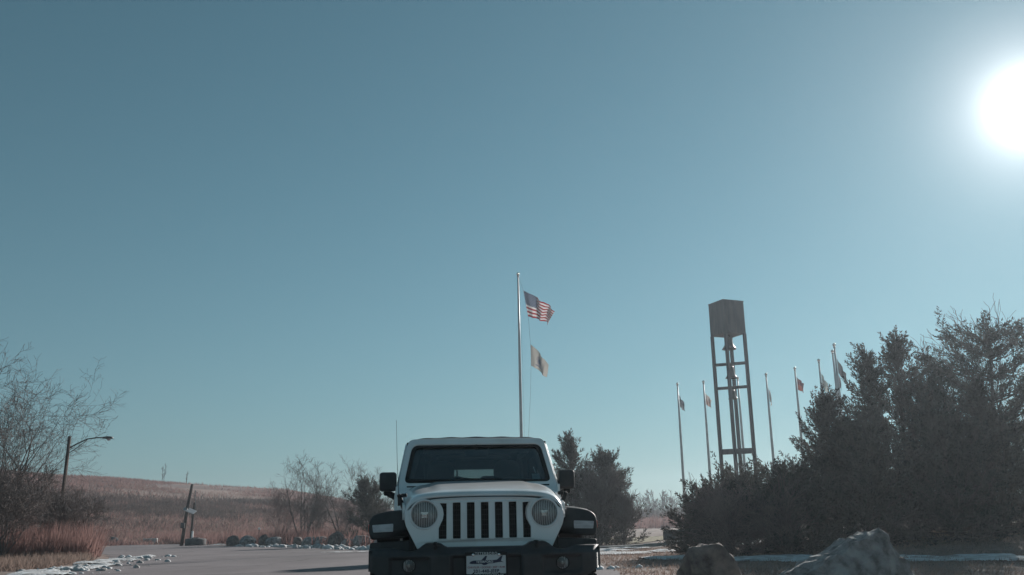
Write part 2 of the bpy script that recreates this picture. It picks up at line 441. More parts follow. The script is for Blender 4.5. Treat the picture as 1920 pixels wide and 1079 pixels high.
def blades(P, D, L, W, rng):
    """narrow triangles: root P, direction D, length L, width W"""
    S = unit(np.cross(D, unit(rng.normal(size=D.shape)))) * (W * 0.5)[:, None]
    V = np.stack([P - S, P + S, P + D * L[:, None]], 1).reshape(-1, 3)
    F = np.arange(len(V)).reshape(-1, 3)
    return V, F

# ------------------------------------------------------------------ the ground
def gz(x, y):
    x = np.asarray(x, float); y = np.asarray(y, float)
    bank = 0.45 * sstep(23, 33, y) * sstep(5, 13, x)
    far = 0.8 * sstep(90, 220, y)
    return bank + far * sstep(-5, 15, x)

xs = np.unique(np.concatenate([np.linspace(-60, 60, 121), np.sign(np.linspace(-1, 1, 61)) * (60 + 195 * np.abs(np.linspace(-1, 1, 61)) ** 3)]))
ys = np.unique(np.concatenate([np.linspace(-40, 120, 161), 120 + 180 * np.linspace(0, 1, 40) ** 2, -40 - 55 * np.linspace(0, 1, 14) ** 2]))
GX, GY = np.meshgrid(xs, ys, indexing='ij')
GZ = gz(GX, GY)
link('ground', grid_me('ground', np.stack([GX, GY, GZ], -1)), M_dryground, smooth=True, kind='structure')

def sheet_from_outline(name, pts, z, mat, jitter=0.25, step=0.8, seed=1, zfn=None, **kw):
    rs = random.Random(seed); out = []
    n = len(pts)
    for i in range(n):
        a = Vector(pts[i]); b = Vector(pts[(i + 1) % n]); m = max(1, int((b - a).length / step))
        for k in range(m):
            p = a.lerp(b, k / m)
            j = mnoise.noise(Vector((p.x * 0.7, p.y * 0.7, seed))) * jitter + rs.uniform(-1, 1) * jitter * 0.25
            nn = Vector((-(b - a).y, (b - a).x)).normalized()
            out.append(tuple(p + nn * j))
    me = panel(name, [out], 0.0015, 0.0, lambda u, v, w: (u, v, z + w + (float(zfn(u, v)) if zfn else 0)))
    return link(name, me, mat, **kw)

lot = [(-10, -30), (2.2, -30), (1.9, 5), (1.95, 25), (1.6, 31), (0.2, 36), (-6.6, 44.6), (-13.2, 58.2), (-21.5, 71.5), (-34, 92), (-38, 92), (-27.4, 61.0),
       (-21.5, 50.0), (-16.6, 39.7), (-12.9, 28), (-11.6, 22), (-10.5, 8)]
sheet_from_outline('parking_lot', lot, 0.006, M_asphalt, 0.35, kind='structure')
lawn = [(5.0, 47.5), (18, 62), (48, 75), (60, 130), (10, 150), (2.5, 60)]
sheet_from_outline('lawn', lawn, 0.02, M_lawn, 0.5, 1.5, seed=4, zfn=gz, kind='structure')

# the long grassed hill on the left
HR = [(-150, 170, 14.4), (-125, 183, 14.4), (-105.8, 192.9, 14.4), (-97, 197.5, 13.5), (-87.6, 201.8, 12.8), (-77.6, 205.9, 11.85), (-67.1, 209.5, 11.15), (-53.8, 213.3, 10.35),
      (-39.9, 216.4, 7.8), (-25.5, 218.5, 4.3), (-13.3, 219.6, 1.6), (0, 220, -0.3), (10, 220, -1.2)]
haz = np.array([math.atan2(p[0], p[1]) for p in HR]); hzz = np.array([p[2] for p in HR])
def hill_z(x, y):
    az = np.arctan2(x, y); d = np.hypot(x, y)
    top = np.interp(az, haz, hzz)
    prof = 0.72 * sstep(88, 225, d) + 0.28 * np.clip((d - 95) / 125, 0, 1.0)
    w = 0.35 * (fbm2(np.asarray(x) * 0.05, np.asarray(y) * 0.05, 5) - 0.5) * sstep(95, 130, d)
    return top * prof + w * np.clip(top / 6, 0, 1) - 0.12 - 0.9 * sstep(235, 420, d) * top * 0.12
az_g = np.linspace(-0.95, 0.02, 120); d_g = np.concatenate([np.linspace(84, 240, 90), np.linspace(245, 275, 6)])
AZ, DD = np.meshgrid(az_g, d_g, indexing='ij')
HX, HY = DD * np.sin(AZ), DD * np.cos(AZ)
link('hill', grid_me('hill', np.stack([HX, HY, hill_z(HX, HY)], -1)), M_hill, smooth=True, kind='structure')

# kerb along the grass on the right
kerb_pts = [(2.6, 38.2), (4.4, 40.2), (6.6, 42.6), (9.2, 45.4), (13.0, 48.6), (18, 52)]
bm = bmesh.new()
for a, b in zip(kerb_pts[:-1], kerb_pts[1:]):
    a = Vector((*a, 0)); b = Vector((*b, 0)); d = b - a
    n = max(1, int(d.length / 1.5))
    for k in range(n):
        p = a.lerp(b, (k + 0.5) / n)
        box(bm, (p.x, p.y, float(gz(p.x, p.y)) + 0.05), (d.length / n - 0.015, 0.22, 0.16), 0.02, Matrix.Rotation(math.atan2(d.y, d.x), 4, 'Z'), 1)
link('kerb', bm_mesh('kerb', bm), M_concrete, kind='structure')

# ------------------------------------------------------------------ the white off-road vehicle
def build_vehicle():
    root = empty('off_road_vehicle', (-0.235, 7.45, 0.0), 'white boxy off-road vehicle with seven-slot grille facing the camera on the lot', 'car', rotz=R(4.4))
    RX = Matrix.Rotation(R(90), 4, 'X')          # local Z -> -Y, so a lathe faces forward
    def face(x, y, z): return Matrix.Translation((x, y, z)) @ RX
    # ---- grille panel
    def gy(u, v, w): return (u, 0.285 + (v - 1.0) * 0.05 + 0.05 * abs(u) ** 2 - w, v)
    top = [(-0.640, 1.085)] + [(x, 1.192 - 0.020 * (abs(x) / 0.62) ** 2 - 0.075 * (abs(x) / 0.62) ** 7) for x in np.linspace(-0.62, 0.62, 25)] + [(0.640, 1.085)]
    bot = [(0.648, 1.02), (0.635, 0.97), (0.60, 0.90), (0.565, 0.835), (0.545, 0.795), (0.30, 0.775), (0, 0.77), (-0.30, 0.775), (-0.545, 0.795), (-0.565, 0.835), (-0.60, 0.90), (-0.635, 0.97), (-0.648, 1.02)]
    holes = []
    HX_, HZ_, HR_ = 0.487, 1.060, 0.108
    for i in range(7):
        cx = (i - 3) * 0.1135
        zt, zb, hw = 1.150, 0.868, 0.031
        if abs(i - 3) < 3:
            holes.append(rpoly([(cx - hw, zb), (cx + hw, zb), (cx + hw, zt), (cx - hw, zt)], 0.008, 3))
        else:
            s = 1 if i == 6 else -1
            pts = [(cx - s * hw, zt), (cx - s * hw, zb), (cx + s * hw, zb)]
            for k in range(9):                       # scalloped by the lamp
                a = R(-62 + k * 124 / 8)
                ex = HX_ - 0.148 * math.cos(a); ez = HZ_ + 0.148 * math.sin(a)
                if zb + 0.02 < ez < zt - 0.01: pts.append((s * min(ex, cx * s + hw), ez))
            pts.append((cx + s * hw, zt))
            holes.append(rpoly(pts, 0.005, 2))
    for s in (-1, 1): holes.append(circle(s * HX_, HZ_, HR_ + 0.004, 40))
    grille = link('grille', panel('grille', [top + bot] + holes, 0.022, 0.006, gy), M_paint, root)
    # slot surrounds (the raised lip round each slot) and the radiator behind
    for h in holes[:7]:
        c = Vector((sum(p[0] for p in h) / len(h), sum(p[1] for p in h) / len(h)))
        outer = [(c.x + (p[0] - c.x) * 1.26, c.y + (p[1] - c.y) * 1.045) for p in h]
        link('slot_surround', panel('slot_surround', [outer, h], 0.026, 0.004, gy), M_paint, grille)
    link('radiator', box_me('radiator', (0, 0.375, 1.0), (0.86, 0.02, 0.36)), M_radiator, grille)
    for i in range(7):
        cx = (i - 3) * 0.1135
        bm = bmesh.new()
        for k in range(7):
            box(bm, (cx, 0.345, 0.893 + k * 0.04), (0.07, 0.012, 0.007))
        for k in range(3):
            box(bm, (cx - 0.019 + k * 0.019, 0.352, 1.01), (0.004, 0.008, 0.28))
        link('slot_mesh', bm_mesh('slot_mesh', bm), M_black, grille)
    # ---- headlights
    for s in (-1, 1):
        cy = 0.285 + 0.05 * HX_ ** 2 + 0.003
        hl = link('headlight', lathe_me('headlight', [(0.100, 0.000), (0.104, 0.030), (0.110, 0.036), (0.117, 0.034), (0.121, 0.024), (0.121, -0.03), (0.100, -0.03)], 48, face(s * HX_, cy, HZ_), True), M_paint, root, True)
        link('reflector', lathe_me('reflector', [(0.101, 0.020), (0.094, 0.004), (0.070, -0.018), (0.03, -0.032), (0.0, -0.034)], 40, face(s * HX_, cy, HZ_)), M_reflection_stripes, hl, True)
        bm = bmesh.new()
        lathe(bm, [(0.022, -0.03), (0.026, -0.005), (0.02, 0.004), (0.0, 0.006)], 20, face(s * HX_, cy, HZ_))
        box(bm, (s * HX_, cy - 0.003, HZ_ + 0.013), (0.06, 0.008, 0.010)); box(bm, (s * HX_, cy - 0.003, HZ_ - 0.02), (0.05, 0.008, 0.008))
        link('bulb_shield', bm_mesh('bulb_shield', bm), M_bolt, hl)
        # fluted glass: a gently domed disc with real vertical ribs
        n = 44; P = np.zeros((n, n, 3))
        for i in range(n):
            for j in range(n):
                u = -1 + 2 * i / (n - 1); v = -1 + 2 * j / (n - 1)
                du = u * math.sqrt(1 - v * v / 2); dv = v * math.sqrt(1 - u * u / 2)
                rr = du * du + dv * dv
                rib = 0.0022 * abs(math.sin(du * 10.5 * math.pi / 2 * 1.0)) * (1 - rr)
                P[i, j] = (s * HX_ + du * 0.1005, cy - 0.026 - 0.012 * (1 - rr) - rib, HZ_ + dv * 0.1005)
        link('lens', grid_me('lens', P), M_lens, hl, True)
    # ---- hood
    ny, nx = 22, 41
    ylist = np.concatenate([[0.300, 0.301, 0.308, 0.325, 0.36], np.linspace(0.42, 1.50, ny - 5)])
    P = np.zeros((len(ylist), nx, 3))
    for i, y in enumerate(ylist):
        t = (y - 0.30) / 1.2
        w = 0.645 + 0.075 * t
        zc = 1.222 + 0.128 * min(1, t) ** 0.8
        lip = {0: -0.022, 1: -0.012, 2: -0.004, 3: 0.0}.get(i, 0.004 if i > 3 else 0)
        bul = 0.016 * sstep(0.0, 0.35, t)
        for j in range(nx):
            u = -1 + 2 * j / (nx - 1)
            uu = math.copysign(abs(u) ** 0.8, u)
            xx = uu * w
            z = zc - 0.020 * uu * uu - 0.090 * abs(uu) ** 9 - 0.01 * abs(uu) ** 30 * 6 + lip - (1 - sstep(0.42, 0.56, abs(uu)) < 0.5) * 0
            z += bul * (1 - float(sstep(0.55, 0.68, abs(uu))))
            P[i, j] = (xx, y, z)
    hood = link('hood', grid_me('hood', P), M_paint, root, True)
    sol = hood.modifiers.new('thickness', 'SOLIDIFY'); sol.thickness = 0.012; sol.offset = -1
    for s in (-1, 1):                                  # rubber hood latches with their straps, and footman loops
        bm = bmesh.new()
        box(bm, (s * 0.685, 0.62, 1.165), (0.035, 0.06, 0.15), 0.01, Matrix.Rotation(R(s * 20), 4, 'Y'))
        box(bm, (s * 0.665, 0.60, 1.225), (0.05, 0.05, 0.03), 0.008)
        link('hood_latch', bm_mesh('hood_latch', bm), M_trim, hood)
    # ---- engine bay sides and body tub
    bm = bmesh.new()
    box(bm, (0, 0.92, 0.92), (1.22, 1.14, 0.42), 0.03)
    link('inner_fender', bm_mesh('inner_fender', bm), M_trim, root)
    for s in (-1, 1):
        side = panel('fender_side', [rpoly([(0.36, 1.02), (0.36, 1.14), (1.55, 1.27), (1.60, 0.70), (1.40, 0.75), (1.2, 1.03)], 0.02, 3)], 0.012, 0.004,
                     lambda u, v, w, s=s: (s * (0.655 + 0.075 * (u - 0.36) / 1.2 + w), u, v))
        link('fender_side', side, M_paint, root)
    bm = bmesh.new(); box(bm, (0, 2.85, 0.90), (1.54, 2.60, 0.76), 0.05)
    bmesh.ops.delete(bm, geom=[f for f in bm.faces if f.calc_center_median().z > 1.27], context='FACES')
    tub = link('body_tub', bm_mesh('body_tub', bm), M_paint, root, True)
    # cowl between hood and windshield
    P = []
    for y, z in ((1.49, 1.290), (1.51, 1.318), (1.60, 1.330), (1.66, 1.325), (1.70, 1.20)):
        P.append([(x, y, z - 0.05 * abs(x / 0.75) ** 8) for x in np.linspace(-0.755, 0.755, 21)])
    cowl = link('cowl', grid_me('cowl', P), M_paint, root, True)
    for s in (-1, 1):
        bm = bmesh.new(); box(bm, (s * 0.58, 1.585, 1.337), (0.20, 0.035, 0.012), 0.003)
        link('cowl_vent', bm_mesh('cowl_vent', bm), M_trim, cowl)
    # ---- windshield frame, leaning back
    def wy(u, v, w): return (u, 1.615 + (v - 1.26) * 0.74 + 0.03 * u * u - w * 0.8, v + w * 0.6)
    outer = rpoly([(-0.775, 1.24), (0.775, 1.24), (0.762, 1.36), (0.682, 1.808), (0.30, 1.818), (-0.30, 1.818), (-0.682, 1.808), (-0.762, 1.36)], [0.03, 0.03, 0.05, 0.06, 0.02, 0.02, 0.06, 0.05], 5)
    inner = rpoly([(-0.712, 1.362), (0.712, 1.362), (0.642, 1.752), (-0.642, 1.752)], [0.06, 0.06, 0.07, 0.07], 6)
    wf = link('windshield_frame', panel('windshield_frame', [outer, inner], 0.026, 0.007, wy), M_paint, root)
    inner2 = rpoly([(-0.672, 1.392), (0.672, 1.392), (0.610, 1.728), (-0.610, 1.728)], [0.05, 0.05, 0.06, 0.06], 6)
    inner1 = rpoly([(-0.716, 1.358), (0.716, 1.358), (0.646, 1.756), (-0.646, 1.756)], [0.06, 0.06, 0.07, 0.07], 6)
    link('glass_border', panel('glass_border', [inner1, inner2], 0.004, 0.001, lambda u, v, w: wy(u, v, w + 0.006)), M_trim, wf)
    link('windshield', panel('windshield', [inner1], 0.0015, 0.0, lambda u, v, w: wy(u, v, w - 0.004)), M_glass, wf)
    bm = bmesh.new()
    a = Vector(wy(0.555, 1.408, -0.01)); q = [Vector(wy(u, v, -0.012)) for u, v in ((0.535, 1.405), (0.615, 1.405), (0.607, 1.462), (0.530, 1.462))]
    bm.faces.new([bm.verts.new(p) for p in q]); link('inspection_sticker', bm_mesh('inspection_sticker', bm), M_sticker, wf)
    bm = bmesh.new(); q = [Vector(wy(u, v, -0.012)) for u, v in ((0.566, 1.468), (0.578, 1.468), (0.560, 1.532), (0.549, 1.532))]
    bm.faces.new([bm.verts.new(p) for p in q]); link('toll_tag', bm_mesh('toll_tag', bm), M_plate, wf)
    for x0, dx in ((-0.245, -1), (0.215, 1)):          # two wipers
        bm = bmesh.new()
        p0 = Vector(wy(x0, 1.335, 0.045)); p1 = Vector(wy(x0 + dx * 0.02, 1.375, 0.04)); p2 = Vector(wy(x0 - 0.40, 1.395, 0.02)) if dx < 0 else Vector(wy(x0 - 0.38, 1.398, 0.02))
        tube(bm, [p0, p1, p2], [0.010, 0.009, 0.006], 6)
        tube(bm, [wy(x0 + 0.05, 1.382, 0.016), wy(x0 - 0.44, 1.402, 0.016)], 0.007, 5)
        wpr = link('wiper', bm_mesh('wiper', bm), M_trim, root)
        link('pivot_cap', lathe_me('pivot_cap', [(0.013, 0), (0.013, 0.03), (0.008, 0.038), (0, 0.04)], 12, Matrix.Translation(p0) @ RX), M_bolt, wpr, True)
    for s in (-1, 1):                                  # hinge brackets at the foot of the frame, bolt at the top
        link('frame_hinge', box_me('frame_hinge', (s * 0.772, 1.64, 1.30), (0.028, 0.07, 0.09), 0.008), M_paint, wf)
        link('frame_bolt', box_me('frame_bolt', (s * 0.690, 2.00, 1.775), (0.02, 0.03, 0.03), 0.005), M_trim, wf)
    # ---- roof, side panels, rear panel
    ys_ = np.concatenate([[2.06, 2.065, 2.08, 2.11], np.linspace(2.2, 3.85, 12), [3.95, 3.99, 4.0]])
    P = []
    for i, y in enumerate(ys_):
        row = []
        drop = {0: 0.028, 1: 0.012, 2: 0.003}.get(i, 0.0) + {len(ys_) - 1: 0.04, len(ys_) - 2: 0.012}.get(i, 0)
        for u in np.linspace(-1, 1, 33):
            z = 1.818 + 0.008 * math.sin(math.pi * (y - 1.98) / 2.1) - 0.012 * u * u - 0.045 * abs(u) ** 14 - drop
            z += 0.0035 * math.cos(u * 16) * (1 - abs(u) ** 4)
            row.append((u * 0.675, y, z))
        P.append(row)
    roof = link('soft_top', grid_me('soft_top', P), M_fabric, root, True)
    sol = roof.modifiers.new('thickness', 'SOLIDIFY'); sol.thickness = 0.03; sol.offset = -1
    def side_fn(s):
        return lambda u, v, w: (s * (0.765 - 0.165 * max(0, v - 1.26) - w), u, v)
    for s in (-1, 1):
        door = link('door', panel('door', [rpoly([(1.66, 0.62), (2.88, 0.62), (2.88, 1.79), (2.10, 1.79), (1.68, 1.27)], [0.05, 0.05, 0.05, 0.06, 0.03], 4),
                                           rpoly([(1.90, 1.33), (2.80, 1.33), (2.80, 1.73), (2.16, 1.73)], 0.05, 4)], 0.02, 0.006,
                                  lambda u, v, w, s=s: (s * (0.782 - 0.165 * max(0, v - 1.26) - w), u, v)), M_paint, root)
        link('door_window', panel('door_window', [rpoly([(1.86, 1.30), (2.83, 1.30), (2.83, 1.76), (2.12, 1.76)], 0.05, 4)], 0.002, 0.0, lambda u, v, w, s=s: (s * (0.778 - 0.165 * max(0, v - 1.26) - w), u, v)), M_side_glass, door)
        bm = bmesh.new(); box(bm, (s * 0.80, 2.70, 1.18), (0.03, 0.18, 0.035), 0.01); link('door_handle', bm_mesh('door_handle', bm), M_trim, door)
        qp = link('rear_side', panel('rear_side', [rpoly([(2.90, 1.20), (4.02, 1.20), (3.97, 1.80), (2.90, 1.80)], 0.04, 4), rpoly([(3.00, 1.36), (3.90, 1.36), (3.87, 1.72), (3.00, 1.72)], 0.05, 4)], 0.016, 0.004, side_fn(s)), M_fabric, root)
        link('quarter_window', panel('quarter_window', [rpoly([(2.98, 1.34), (3.92, 1.34), (3.89, 1.74), (2.98, 1.74)], 0.05, 4)], 0.002, 0, side_fn(s)), M_side_glass, qp)
    rp = link('tailgate', panel('tailgate', [rpoly([(-0.76, 0.60), (0.76, 0.60), (0.75, 1.30), (0.675, 1.79), (-0.675, 1.79), (-0.75, 1.30)], 0.04, 4), rpoly([(-0.54, 1.345), (0.54, 1.345), (0.50, 1.635), (-0.50, 1.635)], 0.06, 4)],
                                0.02, 0.005, lambda u, v, w: (u, 4.06 - max(0, v - 1.3) * 0.12 + w, v)), M_fabric, root)
    link('rear_window', panel('rear_window', [rpoly([(-0.58, 1.33), (0.58, 1.33), (0.54, 1.71), (-0.54, 1.71)], 0.05, 4)], 0.002, 0, lambda u, v, w: (u, 4.07 - max(0, v - 1.3) * 0.12 + w, v)), M_rear_glass, rp)
    # ---- cabin
    bm = bmesh.new()
    P = []
    for y, z in ((1.68, 1.33), (1.74, 1.365), (1.95, 1.405), (2.10, 1.39), (2.16, 1.25), (2.14, 0.9)):
        P.append([(x, y, z + (0.035 * math.exp(-((x + 0.18) / 0.16) ** 2) + 0.03 * math.exp(-((x - 0.37) / 0.16) ** 2)) * (1.9 < y < 2.15)) for x in np.linspace(-0.72, 0.72, 31)])
    link('dashboard', grid_me('dashboard', P), M_inner, root, True)
    for s in (-1, 1):
        bm = bmesh.new()
        box(bm, (s * 0.36, 2.78, 1.06), (0.44, 0.14, 0.66), 0.06, Matrix.Rotation(R(-12), 4, 'X'))
        box(bm, (s * 0.37, 2.50, 0.75), (0.50, 0.50, 0.14), 0.05)
        seat = link('seat', bm_mesh('seat', bm), M_inner, root, True)
        bm = bmesh.new(); box(bm, (s * 0.36, 2.87, 1.53), (0.29, 0.20, 0.27), 0.098, None, 5)
        box(bm, (s * 0.37 - 0.06, 2.86, 1.38), (0.014, 0.014, 0.12)); box(bm, (s * 0.37 + 0.06, 2.86, 1.38), (0.014, 0.014, 0.12))
        link('headrest', bm_mesh('headrest', bm), M_inner, seat, True)
        bm = bmesh.new(); tube(bm, [(s * 0.52, 2.98, 0.9), (s * 0.52, 2.98, 1.60), (s * 0.50, 2.97, 1.70), (s * 0.42, 2.95, 1.735), (0, 2.95, 1.74)], 0.035, 8)
        tube(bm, [(s * 0.50, 2.97, 1.70), (s * 0.57, 2.45, 1.745), (s * 0.59, 2.12, 1.70), (s * 0.665, 1.80, 1.36)], 0.03, 8)
        link('roll_bar', bm_mesh('roll_bar', bm), M_inner, root, True)
        bm = bmesh.new(); box(bm, (s * 0.33, 2.10, 1.715), (0.42, 0.13, 0.02), 0.008, Matrix.Rotation(R(-18), 4, 'X')); link('sun_visor', bm_mesh('sun_visor', bm), M_cabin_grey, root)
    bm = bmesh.new()
    MT = Matrix.Translation((0.37, 2.24, 1.275)) @ Matrix.Rotation(R(64), 4, 'X')
    ring = [MT @ Vector((0.185 * math.cos(a), 0.185 * math.sin(a), 0)) for a in np.linspace(0, 2 * math.pi, 33)]
    tube(bm, ring, 0.016, 7, False)
    for a in (0, math.pi, 1.5 * math.pi): tube(bm, [MT @ Vector((0, 0, -0.02)), MT @ Vector((0.18 * math.cos(a), 0.18 * math.sin(a), 0))], 0.014, 6)
    lathe(bm, [(0.07, -0.03), (0.07, 0.01), (0.05, 0.02), (0, 0.02)], 18, MT)
    link('steering_wheel', bm_mesh('steering_wheel', bm), M_inner, root, True)
    bm = bmesh.new(); box(bm, (0, 2.02, 1.675), (0.24, 0.03, 0.065), 0.014); tube(bm, [(0, 2.02, 1.70), (0, 1.985, 1.765)], 0.012, 6)
    link('rear_view_mirror', bm_mesh('rear_view_mirror', bm), M_inner, root, True)
    bm = bmesh.new(); box(bm, (0, 2.92, 1.70), (0.80, 0.10, 0.05), 0.02); link('overhead_bar', bm_mesh('overhead_bar', bm), M_cabin_grey, root, True)
    bm = bmesh.new(); box(bm, (0, 3.55, 1.02), (1.0, 0.14, 0.50), 0.05, Matrix.Rotation(R(-10), 4, 'X')); rse = link('rear_seat', bm_mesh('rear_seat', bm), M_inner, root, True)
    for s in (-1, 1):
        bm = bmesh.new(); box(bm, (s * 0.21, 3.62, 1.44), (0.24, 0.11, 0.19), 0.052, None, 4); box(bm, (s * 0.21, 3.61, 1.31), (0.10, 0.02, 0.12))
        link('headrest', bm_mesh('headrest', bm), M_inner, rse, True)
    bm = bmesh.new(); tube(bm, [(-0.17, 4.075, 1.66), (-0.165, 4.08, 1.58), (-0.175, 4.08, 1.52), (-0.22, 4.08, 1.49)], 0.012, 6)
    link('rear_wiper', bm_mesh('rear_wiper', bm), M_trim, rp, True)
    # ---- door mirrors
    for s in (-1, 1):
        bm = bmesh.new()
        box(bm, (s * 0.868, 1.77, 1.395), (0.165, 0.085, 0.182), 0.028, None, 3)
        mir = link('door_mirror', bm_mesh('door_mirror', bm), M_black, root, True)
        bm = bmesh.new(); box(bm, (s * 0.875, 1.80, 1.29), (0.07, 0.06, 0.05), 0.014); tube(bm, [(s * 0.865, 1.80, 1.285), (s * 0.80, 1.83, 1.255), (s * 0.765, 1.85, 1.25)], [0.03, 0.032, 0.035], 8)
        link('mirror_arm', bm_mesh('mirror_arm', bm), M_trim, mir, True)
        bm = bmesh.new(); box(bm, (s * 0.868, 1.8145, 1.395), (0.135, 0.004, 0.15), 0.0); link('mirror_glass', bm_mesh('mirror_glass', bm), M_chrome, mir)
    # ---- antenna on the passenger side
    bm = bmesh.new(); tube(bm, [(-0.735, 1.40, 1.16), (-0.745, 1.40, 1.24)], [0.02, 0.012], 8); tube(bm, [(-0.745, 1.40, 1.22), (-0.765, 1.41, 1.55), (-0.778, 1.42, 1.95)], [0.003, 0.0022, 0.0016], 5)
    link('antenna', bm_mesh('antenna', bm), M_trim, root)
    # ---- fender flares with signals
    for s in (-1, 1):
        front = rpoly([(0.60, 0.880), (0.925, 0.868), (0.945, 0.935), (0.938, 1.030), (0.895, 1.072), (0.80, 1.092), (0.69, 1.102), (0.655, 1.06), (0.640, 0.985)], [0.02, 0.03, 0.03, 0.03, 0.04, 0.05, 0.02, 0.02, 0.02], 4)
        fl = link('fender_flare', panel('fender_flare', [front], 0.075, 0.018, lambda u, v, w, s=s: (s * u, 0.475 + 0.13 * max(0, u - 0.7) + 0.10 * (v - 0.95) - w, v)), M_black, root, True)
        P = []
        path = [(0.50, 1.062), (0.62, 1.094), (0.80, 1.104), (1.00, 1.100), (1.15, 1.075), (1.30, 0.99), (1.42, 0.86), (1.50, 0.72)]
        for (y, z) in path:
            w_ = 0.93
            P.append([(s * x, y, z + dz) for x, dz in ((0.62, 0.008), (0.70, 0.006), (0.80, -0.002), (0.88, -0.018), (0.925, -0.045), (w_ + 0.008, -0.085), (w_ + 0.004, -0.12), (0.90, -0.12))])
        o = link('flare_arch', grid_me('flare_arch', P), M_black, fl, True)
        so = o.modifiers.new('thickness', 'SOLIDIFY'); so.thickness = 0.012
        sig = rpoly([(0.742, 0.930), (0.905, 0.926), (0.915, 0.986), (0.742, 0.994)], 0.008, 3)
        link('turn_signal', panel('turn_signal', [sig], 0.006, 0.002, lambda u, v, w, s=s: (s * u, 0.396 + 0.13 * max(0, u - 0.7) + 0.10 * (v - 0.95) - w, v)), M_turn, fl)
        bm = bmesh.new(); box(bm, (s * 0.936, 0.50, 0.962), (0.024, 0.10, 0.066), 0.008); link('side_marker', bm_mesh('side_marker', bm), M_amber, fl, True)
    # ---- bumper: swept plastic beam with a recessed centre
    def ztop(x):
        a = abs(x)
        z = 0.800 + 0.034 * float(sstep(0.30, 0.37, a)) * (1 - float(sstep(0.46, 0.56, a)))
        z -= 0.030 * float(sstep(0.46, 0.60, a)) * (1 - float(sstep(0.62, 0.74, a)))
        z += -0.002 * float(sstep(0.7, 0.8, a))
        return z
    def zbot(x): return 0.50 + 0.13 * float(sstep(0.66, 0.93, abs(x)))
    def yfront(x, z):
        a = abs(x)
        y = 0.035 + 0.17 * (a / 0.92) ** 3
        y += 0.045 * (1 - float(sstep(0.255, 0.285, a))) * (1 - float(sstep(0.725, 0.745, z)))
        y += 0.035 * float(sstep(0.43, 0.46, a)) * (1 - float(sstep(0.735, 0.765, a))) * (1 - float(sstep(0.715, 0.735, z))) * float(sstep(0.59, 0.61, z))
        y += 0.05 * float(sstep(0.74, 0.80, z)) + 0.05 * (1 - float(sstep(0.5, 0.6, z)))
        y += 0.04 * float(sstep(0.88, 0.925, a))
        return y
    bx = np.unique(np.concatenate([np.linspace(-0.925, 0.925, 75), [s * v for s in (-1, 1) for v in (0.255, 0.265, 0.275, 0.285, 0.43, 0.445, 0.46, 0.735, 0.75, 0.765, 0.90, 0.915)]]))
    tz = np.unique(np.concatenate([np.linspace(0, 1, 26), [0.70, 0.74, 0.76, 0.78, 0.80, 0.95, 0.98]]))
    P = []
    for x in bx:
        col_ = [(x, yfront(x, zbot(x) + (ztop(x) - zbot(x)) * t), zbot(x) + (ztop(x) - zbot(x)) * t) for t in tz]
        yt = col_[-1][1]
        col_ += [(x, yt + 0.012, ztop(x) + 0.004), (x, yt + 0.16, ztop(x) + 0.006), (x, yt + 0.17, ztop(x) - 0.05)]
        P.append(col_)
    bumper = link('bumper', grid_me('bumper', P), M_black, root, True)
    for s in (-1, 1):
        bm = bmesh.new(); box(bm, (s * 0.915, 0.36, 0.72), (0.02, 0.24, 0.14), 0.006); link('bumper_end', bm_mesh('bumper_end', bm), M_black, bumper)
        liner = rpoly([(0.585, 0.70), (0.925, 0.70), (0.932, 0.845), (0.60, 0.86)], 0.02, 3)
        link('wheel_liner', panel('wheel_liner', [liner], 0.05, 0.012, lambda u, v, w, s=s: (s * u, 0.44 + 0.08 * max(0, u - 0.7) - w, v)), M_black, root)
        fx, fz = s * 0.603, 0.672
        fog = link('fog_lamp', lathe_me('fog_lamp', [(0.046, 0.0), (0.046, 0.03), (0.050, 0.034), (0.054, 0.030), (0.056, -0.02)], 32, face(fx, yfront(fx, fz) + 0.012, fz)), M_trim, bumper, True)
        me = lathe_me('fog_reflector', [(0.047, 0.024), (0.036, 0.010), (0.014, 0.004), (0.012, 0.016), (0.0, 0.018)], 28, face(fx, yfront(fx, fz) + 0.012, fz))
        link('fog_reflector', me, M_reflection_stripes, bumper, True)
        n = 26; Q = np.zeros((n, n, 3))
        for i in range(n):
            for j in range(n):
                u = -1 + 2 * i / (n - 1); v = -1 + 2 * j / (n - 1)
                du = u * math.sqrt(1 - v * v / 2); dv = v * math.sqrt(1 - u * u / 2); rr = du * du + dv * dv
                Q[i, j] = (fx + du * 0.047, yfront(fx, fz) - 0.016 - 0.006 * (1 - rr) - 0.0016 * abs(math.sin(du * 9)), fz + dv * 0.047)
        link('fog_lens', grid_me('fog_lens', Q), M_lens, bumper, True)
        bm = bmesh.new()
        box(bm, (s * 0.398, 0.125, 0.832), (0.030, 0.16, 0.030), 0.008); box(bm, (s * 0.398, 0.075, 0.815), (0.026, 0.03, 0.05), 0.006)
        link('tow_hook', bm_mesh('tow_hook', bm), M_trim, bumper)
    # ---- dealer plate
    py, pz, px = 0.030, 0.678, -0.004
    def pf(d): return lambda u, v, w: (px + u, py - d - w, pz + v)
    W, H = 0.158, 0.080
    plate = link('licence_plate', panel('licence_plate', [rpoly([(-W, -H), (W, -H), (W, H), (-W, H)], 0.012, 3)], 0.003, 0.001, pf(0.0)), M_plate, root)
